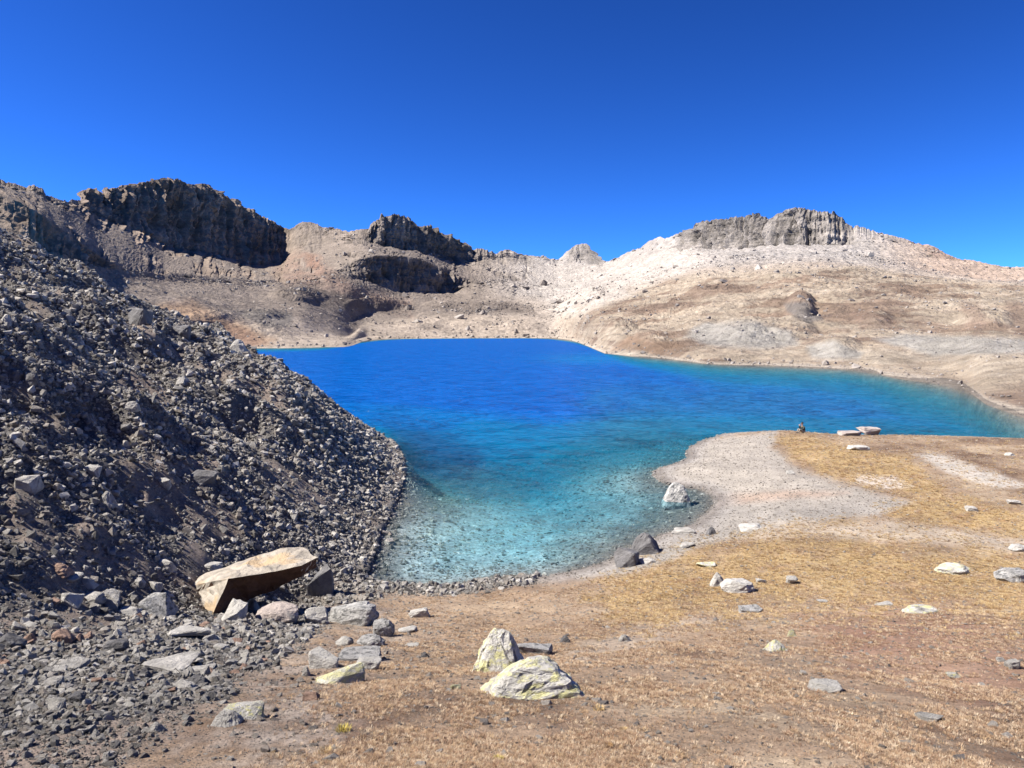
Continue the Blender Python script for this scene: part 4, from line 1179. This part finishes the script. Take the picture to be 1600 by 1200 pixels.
# pebbles over the meadow, the spit and the shores; stones on the lake bed
def keep_peb(x, y, z, s, t):
    px, py = project(x, y, z)
    b = poly_mask(px, py, [(1000, 745), (1075, 690), (1215, 672), (1205, 700), (1250, 735), (1330, 760), (1420, 785), (1370, 805), (1240, 815), (1180, 832), (1100, 850), (1060, 870), (960, 900), (900, 905), (900, 890), (1090, 815), (1120, 780), (1020, 760)], 8, 63, 12)
    p = 0.28 + 0.35 * poly_mask(px, py, [(150, 1210), (330, 1090), (480, 985), (640, 925), (740, 930), (760, 1000), (900, 1080), (1150, 1150), (1250, 1210)], 60, 80, 60) + 0.5 * b + 0.8 * (s < 1.6) * (x < 1.5) + 0.5 * (s < 0.7) + 0.55 * sstep(-4.0, -0.5, t + fbm2(x * 0.5, y * 0.5, 3, 78)) + 0.25 * sstep(0.1, 0.5, fbm2(x * 0.4, y * 0.4, 3, 79))
    return (s > -0.9) & (rng.random(len(x)) < p) & (t < 0.6)
pos, rot, scl, size, ss, st = stones(190000, 2.4, 75, -44, 44, 1.4, 0.12, 2.5, keep_peb, flat=(0.35, 0.7))
idx = rng.integers(0, len(STONE_SHAPES), len(pos))
PEB = [me.copy() for me in STONE_SHAPES]
for me in PEB: me.materials.clear()
scatter('pebbles', [(me, M['pebble']) for me in PEB], pos, rot, scl, idx, 'pale pebbles strewn over the meadow, gravel spit and shore')
def keep_bed(x, y, z, s, t): return (s < -0.2) & (s > -22) & (rng.random(len(x)) < np.where(s > -4, 0.9, 0.35))
pos, rot, scl, size, ss, st = stones(32000, 22, 70, -25, 28, 2.2, 0.30, 2.6, keep_bed, flat=(0.3, 0.6))
idx = rng.integers(0, len(STONE_SHAPES), len(pos))
scatter('lake_bed_stones', [(me, M['stone']) for me in STONE_SHAPES], pos, rot, scl, idx, 'stones lying under the clear water along the shore')

# fallen blocks on the distant taluses and benches
fk = (rng.random(FX.shape) < 0.5)
wgt = (0.10 + 0.9 * sstep(0.0, 0.35, fbm2(FX / 45, FY / 60, 4, 171))) * (SEG > 2.4) * (SEG < 9.2) * (PXC > -40) * (PXC < 1640)
wgt = np.maximum(wgt, 0.8 * (SEG > 2.0) * (SEG < 2.7) * (PXC > -40) * (PXC < 1640))
wgt = wgt * (0.35 + 0.65 * darkh + 0.5 * rust + 0.6 * outc + 0.35 * (SEG > 5)) * (1.0 + 0.5 * (PXC > 850) * (SEG < 6.0) - 0.85 * (PXC > 850) * (SEG > 6.2)) * (CL < 0.05)
cells = np.argwhere(rng.random(FX.shape) < wgt * 0.16)
ci_, cj_ = cells[:, 0], cells[:, 1]
pos = np.c_[FX[ci_, cj_], FY[ci_, cj_], FZ[ci_, cj_]] + rng.normal(0, 0.3, (len(ci_), 3)) * [1, 1, 0]
size = pos[:, 1] / F * 1.1 * (1 - rng.random(len(ci_))) ** (-1 / 2.2)
size = np.minimum(size, pos[:, 1] / F * np.where(noise2(pos[:, 0] / 40, pos[:, 1] / 50, 172) > 0.12, 11, 6))
scl = np.c_[size * rng.uniform(0.8, 1.4, len(size)), size * rng.uniform(0.7, 1.2, len(size)), size * rng.uniform(0.5, 1.0, len(size))]
rot = np.c_[rng.uniform(-0.4, 0.4, len(size)), rng.uniform(-0.4, 0.4, len(size)), rng.uniform(0, 6.28, len(size))]
pos[:, 2] -= 0.25 * scl[:, 2]
M['block'] = rock_mat('fallen_block', [(0.22, 0.19, 0.165), (0.33, 0.30, 0.265), (0.15, 0.13, 0.115), (0.27, 0.235, 0.20)], scale=0.5, dark=0.7)
FARSH = [me.copy() for me in STONE_SHAPES]
for me in FARSH: me.materials.clear()
print('far blocks', len(pos))
scatter('fallen_blocks', [(me, M['block']) for me in FARSH], pos, rot, scl, rng.integers(0, len(FARSH), len(pos)), 'fallen blocks scattered over the distant taluses and benches')

# ------------------------------------------------------------------ dry grass
def grass_mat(name, cols):
    m, n, l, out = new_mat(name)
    oi = n.new('ShaderNodeObjectInfo')
    r = ramp(n, [(k / (len(cols) - 1), c) for k, c in enumerate(cols)])
    l.new(oi.outputs['Random'], r.inputs[0])
    b = N(n, 'ShaderNodeBsdfDiffuse')
    tl = N(n, 'ShaderNodeBsdfTranslucent')
    l.new(r.outputs[0], b.inputs[0])
    l.new(r.outputs[0], tl.inputs[0])
    mx = N(n, 'ShaderNodeMixShader')
    mx.inputs[0].default_value = 0.25
    l.new(b.outputs[0], mx.inputs[1])
    l.new(tl.outputs[0], mx.inputs[2])
    l.new(mx.outputs[0], out.inputs[0])
    return m
M['straw'] = grass_mat('straw_grass', [(0.48, 0.355, 0.235), (0.24, 0.148, 0.10), (0.55, 0.43, 0.295), (0.33, 0.205, 0.125), (0.66, 0.55, 0.40), (0.14, 0.082, 0.056), (0.46, 0.335, 0.20), (0.22, 0.125, 0.08)])
M['gold'] = grass_mat('golden_grass', [(0.47, 0.335, 0.16), (0.60, 0.46, 0.25), (0.31, 0.185, 0.085), (0.54, 0.415, 0.23), (0.18, 0.10, 0.05), (0.64, 0.53, 0.33)])
M['tussock'] = grass_mat('tussock_grass', [(0.50, 0.42, 0.12), (0.56, 0.44, 0.16)])
def tuft_mesh(seed, blades, hgt, spread, lean):
    r = random.Random(seed)
    v, f = [], []
    for _ in range(blades):
        a = r.uniform(0, 6.283)
        d = spread * math.sqrt(r.random())
        bx, by = d * math.cos(a), d * math.sin(a)
        a2 = a + r.uniform(-0.9, 0.9)
        ln = r.uniform(0.2, 1.0) * lean
        h = hgt * r.uniform(0.55, 1.0)
        w = r.uniform(0.025, 0.055)
        px_, py_ = -math.sin(a2) * w, math.cos(a2) * w
        i = len(v)
        mx_, my_ = bx + math.cos(a2) * ln * 0.35, by + math.sin(a2) * ln * 0.35
        v += [(bx - px_, by - py_, -0.08), (bx + px_, by + py_, -0.08), (mx_ + px_ * 0.8, my_ + py_ * 0.8, h * 0.6), (mx_ - px_ * 0.8, my_ - py_ * 0.8, h * 0.6),
              (bx + math.cos(a2) * ln, by + math.sin(a2) * ln, h)]
        f += [(i, i + 1, i + 2, i + 3), (i + 3, i + 2, i + 4)]
    me = bpy.data.meshes.new('tuft')
    me.from_pydata(v, [], f)
    me.update()
    return me
def grass(name, n, r0, r1, hs_, keep, mat, label, hi=0.8, seed=1):
    x, y = sample_polar(n, r0, r1, -44, 44)
    z, s, t = height(x, y, True)
    k = keep(x, y, z, s, t) & clear_of_heroes(x, y, -0.14)
    x, y, z = x[k], y[k], z[k]
    r = np.hypot(x, y)
    sc0 = hs_ * rng.uniform(0.6, 1.25, len(x)) * (0.75 + 0.028 * r)
    scl = np.c_[sc0 * rng.uniform(0.9, 1.5, len(x)), sc0 * rng.uniform(0.9, 1.5, len(x)), sc0 * rng.uniform(0.7, 1.1, len(x))]
    rot = np.c_[0 * x, 0 * x, rng.uniform(0, 6.28, len(x))]
    protos = [(tuft_mesh(seed * 50 + q, 22, hi, 0.7, 0.9), mat) for q in range(8)]
    scatter(name, protos, np.c_[x, y, z], rot, scl, rng.integers(0, 8, len(x)), label)
GOLD1 = [(1210, 685), (1262, 683), (1340, 700), (1420, 720), (1480, 770), (1600, 800), (1700, 870), (1600, 838), (1400, 812), (1370, 790), (1440, 778), (1330, 755), (1250, 720)]
GOLD2 = [(940, 905), (1090, 862), (1230, 832), (1400, 845), (1600, 870), (1700, 930), (1600, 960), (1450, 930), (1330, 940), (1180, 935), (1020, 965), (950, 950)]
BARE = [(1000, 745), (1075, 690), (1215, 672), (1205, 700), (1250, 735), (1330, 760), (1420, 785), (1370, 805), (1240, 815), (1180, 832), (1100, 850), (1060, 870), (960, 900), (900, 905), (900, 890), (1090, 815), (1120, 780), (1020, 760)]
def keep_straw(x, y, z, s, t):
    px, py = project(x, y, z)
    b = poly_mask(px, py, BARE, 8, 63, 12)
    e = fbm2(x * 0.25, y * 0.25, 4, 51)
    e2 = fbm2(x * 0.8, y * 0.8, 3, 82)
    p = 0.05 + 0.9 * sstep(-0.20, 0.28, e2 + 0.4 * e + 0.35 * fbm2(x * 3.0, y * 3.0, 2, 84))
    p = p * (1 - b) * sstep(1.0, 2.6, s + 1.5 * e2) * sstep(-1.0, -4.5, t + 2.0 * e2) * sstep(600, 900, px + 0.4 * (py - 900) + 160)
    return rng.random(len(x)) < p
def keep_gold(x, y, z, s, t):
    px, py = project(x, y, z)
    g = np.maximum(poly_mask(px, py, GOLD1, 12, 61, 24), poly_mask(px, py, GOLD2, 45, 62, 120))
    g = np.maximum(g, 0.14 * sstep(1000, 930, py) * sstep(880, 1000, px) * (1 - poly_mask(px, py, BARE, 8, 63, 12)))
    return (rng.random(len(x)) < g * (0.55 + 0.6 * fbm2(x * 0.8, y * 0.8, 3, 83))) & (s > 0.8) & (t < -0.5)
grass('dry_grass', 340000, 2.4, 68, 0.032, keep_straw, M['straw'], 'short dry brown and straw grass over the meadow', 0.8, 1)
grass('golden_grass', 260000, 14, 70, 0.042, keep_gold, M['gold'], 'golden dry grass in bands on the right meadow', 0.9, 2)
for k, (bx, by, bw, lb) in enumerate([(536, 1142, 34, 'yellow green grass tussock below the flat yellow lichen slab'), (778, 1187, 22, 'round yellow moss like tussock at the bottom of the photo'), (935, 1110, 26, 'straw tussock below and right of the big lichen boulder'),
                                      (975, 1142, 18, 'small straw tussock near the bottom right of the lichen boulder'), (950, 1168, 22, 'low amber tussock near the bottom centre'), (508, 1176, 30, 'low straw tussock near the bottom left meadow edge')]):
    x, y, z = ground_hit(bx, by)
    me = tuft_mesh(700 + k, 90, 1.1, 0.75, 0.5)
    me.materials.append(M['tussock'] if k < 2 else M['gold'])
    o = bpy.data.objects.new('grass_tussock', me)
    COL.objects.link(o)
    o.location = (x, y, z)
    w = bw * y / F * 0.45
    o.scale = (w, w, w * 0.6)
    tag(o, lb, 'grass tussock', 'tussocks in the lower meadow')

# ------------------------------------------------------------------ the person sitting on the point
def plain(name, colr, rough=0.8):
    m, n, l, out = new_mat(name)
    b = N(n, 'ShaderNodeBsdfPrincipled', Roughness=rough)
    t = N(n, 'ShaderNodeTexNoise', Scale=14.0, Detail=4.0)
    r = ramp(n, [(0.3, tuple(v * 0.8 for v in colr)), (0.7, tuple(min(1, v * 1.15) for v in colr))])
    l.new(t.outputs[0], r.inputs[0])
    l.new(r.outputs[0], b.inputs['Base Color'])
    l.new(b.outputs[0], out.inputs[0])
    return m
M['skin'] = plain('skin', (0.50, 0.33, 0.25))
M['jacket'] = plain('dark_green_jacket', (0.035, 0.045, 0.035))
M['trousers'] = plain('pale_trousers', (0.27, 0.235, 0.19))
M['hair'] = plain('dark_hair', (0.02, 0.016, 0.014), 0.6)
M['boot'] = plain('dark_boot', (0.05, 0.04, 0.035))
def skin_body(name, pts, edges, root, mat, sub=1, parent=None):
    """a continuous surface grown over a skeleton; pts: (x, y, z, radius)"""
    me = bpy.data.meshes.new(name)
    me.from_pydata([p[:3] for p in pts], edges, [])
    o = bpy.data.objects.new(name, me)
    COL.objects.link(o)
    md = o.modifiers.new('skin', 'SKIN')
    if not me.skin_vertices: 
        bpy.context.view_layer.objects.active = o
        bpy.ops.mesh.customdata_skin_add()
    for v, p in zip(me.skin_vertices[0].data, pts):
        v.radius = (p[3], p[3])
        v.use_root = False
    me.skin_vertices[0].data[root].use_root = True
    sb = o.modifiers.new('sub', 'SUBSURF')
    sb.levels = sb.render_levels = sub
    dg = bpy.context.evaluated_depsgraph_get()
    m2 = bpy.data.meshes.new_from_object(o.evaluated_get(dg))
    o.modifiers.clear()
    o.data = m2
    for p in m2.polygons: p.use_smooth = True
    m2.materials.clear()
    m2.materials.append(mat)
    if parent: o.parent = parent
    return o
def ball(name, c_, r_, mat, parent, seg_=12):
    bm = bmesh.new()
    bmesh.ops.create_uvsphere(bm, u_segments=seg_, v_segments=8, radius=1)
    for v in bm.verts: v.co = Vector((c_[0] + v.co.x * r_[0], c_[1] + v.co.y * r_[1], c_[2] + v.co.z * r_[2]))
    me = bpy.data.meshes.new(name)
    bm.to_mesh(me)
    bm.free()
    for p in me.polygons: p.use_smooth = True
    me.materials.append(mat)
    o = bpy.data.objects.new(name, me)
    COL.objects.link(o)
    o.parent = parent
    return o
def person():
    x, y, z = ground_hit(1254, 677)
    root = bpy.data.objects.new('person', None)
    COL.objects.link(root)
    root.location = (x, y, z)
    root.rotation_euler = (0, 0, 0.15)
    # sits on the ground facing left, knees drawn up, hands held before the face
    body = skin_body('body', [(0.10, 0, 0.13, 0.14), (0.07, 0, 0.32, 0.135), (0.01, 0, 0.50, 0.145), (-0.03, 0, 0.60, 0.07), (-0.06, 0, 0.67, 0.055), (-0.08, 0, 0.76, 0.095), (-0.085, 0, 0.84, 0.085)],
                     [(0, 1), (1, 2), (2, 3), (3, 4), (4, 5), (5, 6)], 0, M['skin'], 2, root)
    jk = [(0.10, 0, 0.17, 0.165), (0.07, 0, 0.33, 0.155), (0.01, 0, 0.51, 0.165), (-0.03, 0, 0.60, 0.085)]
    ed = [(0, 1), (1, 2), (2, 3)]
    for sgn in (1, -1):
        b_ = len(jk)
        jk += [(0.0, sgn * 0.19, 0.53, 0.075), (-0.10, sgn * 0.24, 0.33, 0.06), (-0.25, sgn * 0.10, 0.52, 0.045), (-0.285, sgn * 0.07, 0.59, 0.038)]
        ed += [(2, b_), (b_, b_ + 1), (b_ + 1, b_ + 2), (b_ + 2, b_ + 3)]
    skin_body('jacket', jk, ed, 0, M['jacket'], 2, root)
    tr_ = [(0.12, 0, 0.12, 0.15)]
    ed = []
    for sgn in (1, -1):
        b_ = len(tr_)
        tr_ += [(0.03, sgn * 0.10, 0.12, 0.105), (-0.33, sgn * 0.12, 0.34, 0.075), (-0.36, sgn * 0.12, 0.20, 0.062), (-0.42, sgn * 0.12, 0.06, 0.045)]
        ed += [(0, b_), (b_, b_ + 1), (b_ + 1, b_ + 2), (b_ + 2, b_ + 3)]
    skin_body('trousers', tr_, ed, 0, M['trousers'], 2, root)
    for sgn in (1, -1):
        skin_body('boot', [(-0.41, sgn * 0.12, 0.08, 0.05), (-0.43, sgn * 0.12, 0.03, 0.05), (-0.56, sgn * 0.13, 0.025, 0.04)], [(0, 1), (1, 2)], 0, M['boot'], 1, root)
        hp = [(-0.285, sgn * 0.07, 0.60, 0.030), (-0.295, sgn * 0.055, 0.66, 0.034)]
        he = [(0, 1)]
        for q, (dy, ln) in enumerate(((-0.024, 0.06), (-0.008, 0.072), (0.008, 0.066), (0.024, 0.05))):
            hp += [(-0.30, sgn * (0.055 + dy), 0.70, 0.010), (-0.285, sgn * (0.05 + dy), 0.70 + ln * 0.6, 0.009)]
            he += [(1, 2 + 2 * q), (2 + 2 * q, 3 + 2 * q)]
        hp += [(-0.27, sgn * 0.025, 0.66, 0.011), (-0.255, sgn * 0.015, 0.70, 0.010)]
        he += [(1, 10), (10, 11)]
        skin_body('hand', hp, he, 0, M['skin'], 1, root)
        ball('ear', (-0.075, sgn * 0.098, 0.775), (0.02, 0.012, 0.03), M['skin'], root, 8)
        ball('eye', (-0.168, sgn * 0.035, 0.80), (0.012, 0.014, 0.010), M['hair'], root, 8)
    ball('nose', (-0.182, 0, 0.775), (0.02, 0.014, 0.024), M['skin'], root, 8)
    ball('mouth', (-0.165, 0, 0.735), (0.012, 0.026, 0.008), M['boot'], root, 8)
    ball('hair', (-0.058, 0, 0.835), (0.112, 0.108, 0.095), M['hair'], root, 16)
    tag(root, 'person in dark jacket and pale trousers sitting on the point, hands at face', 'person')
person()
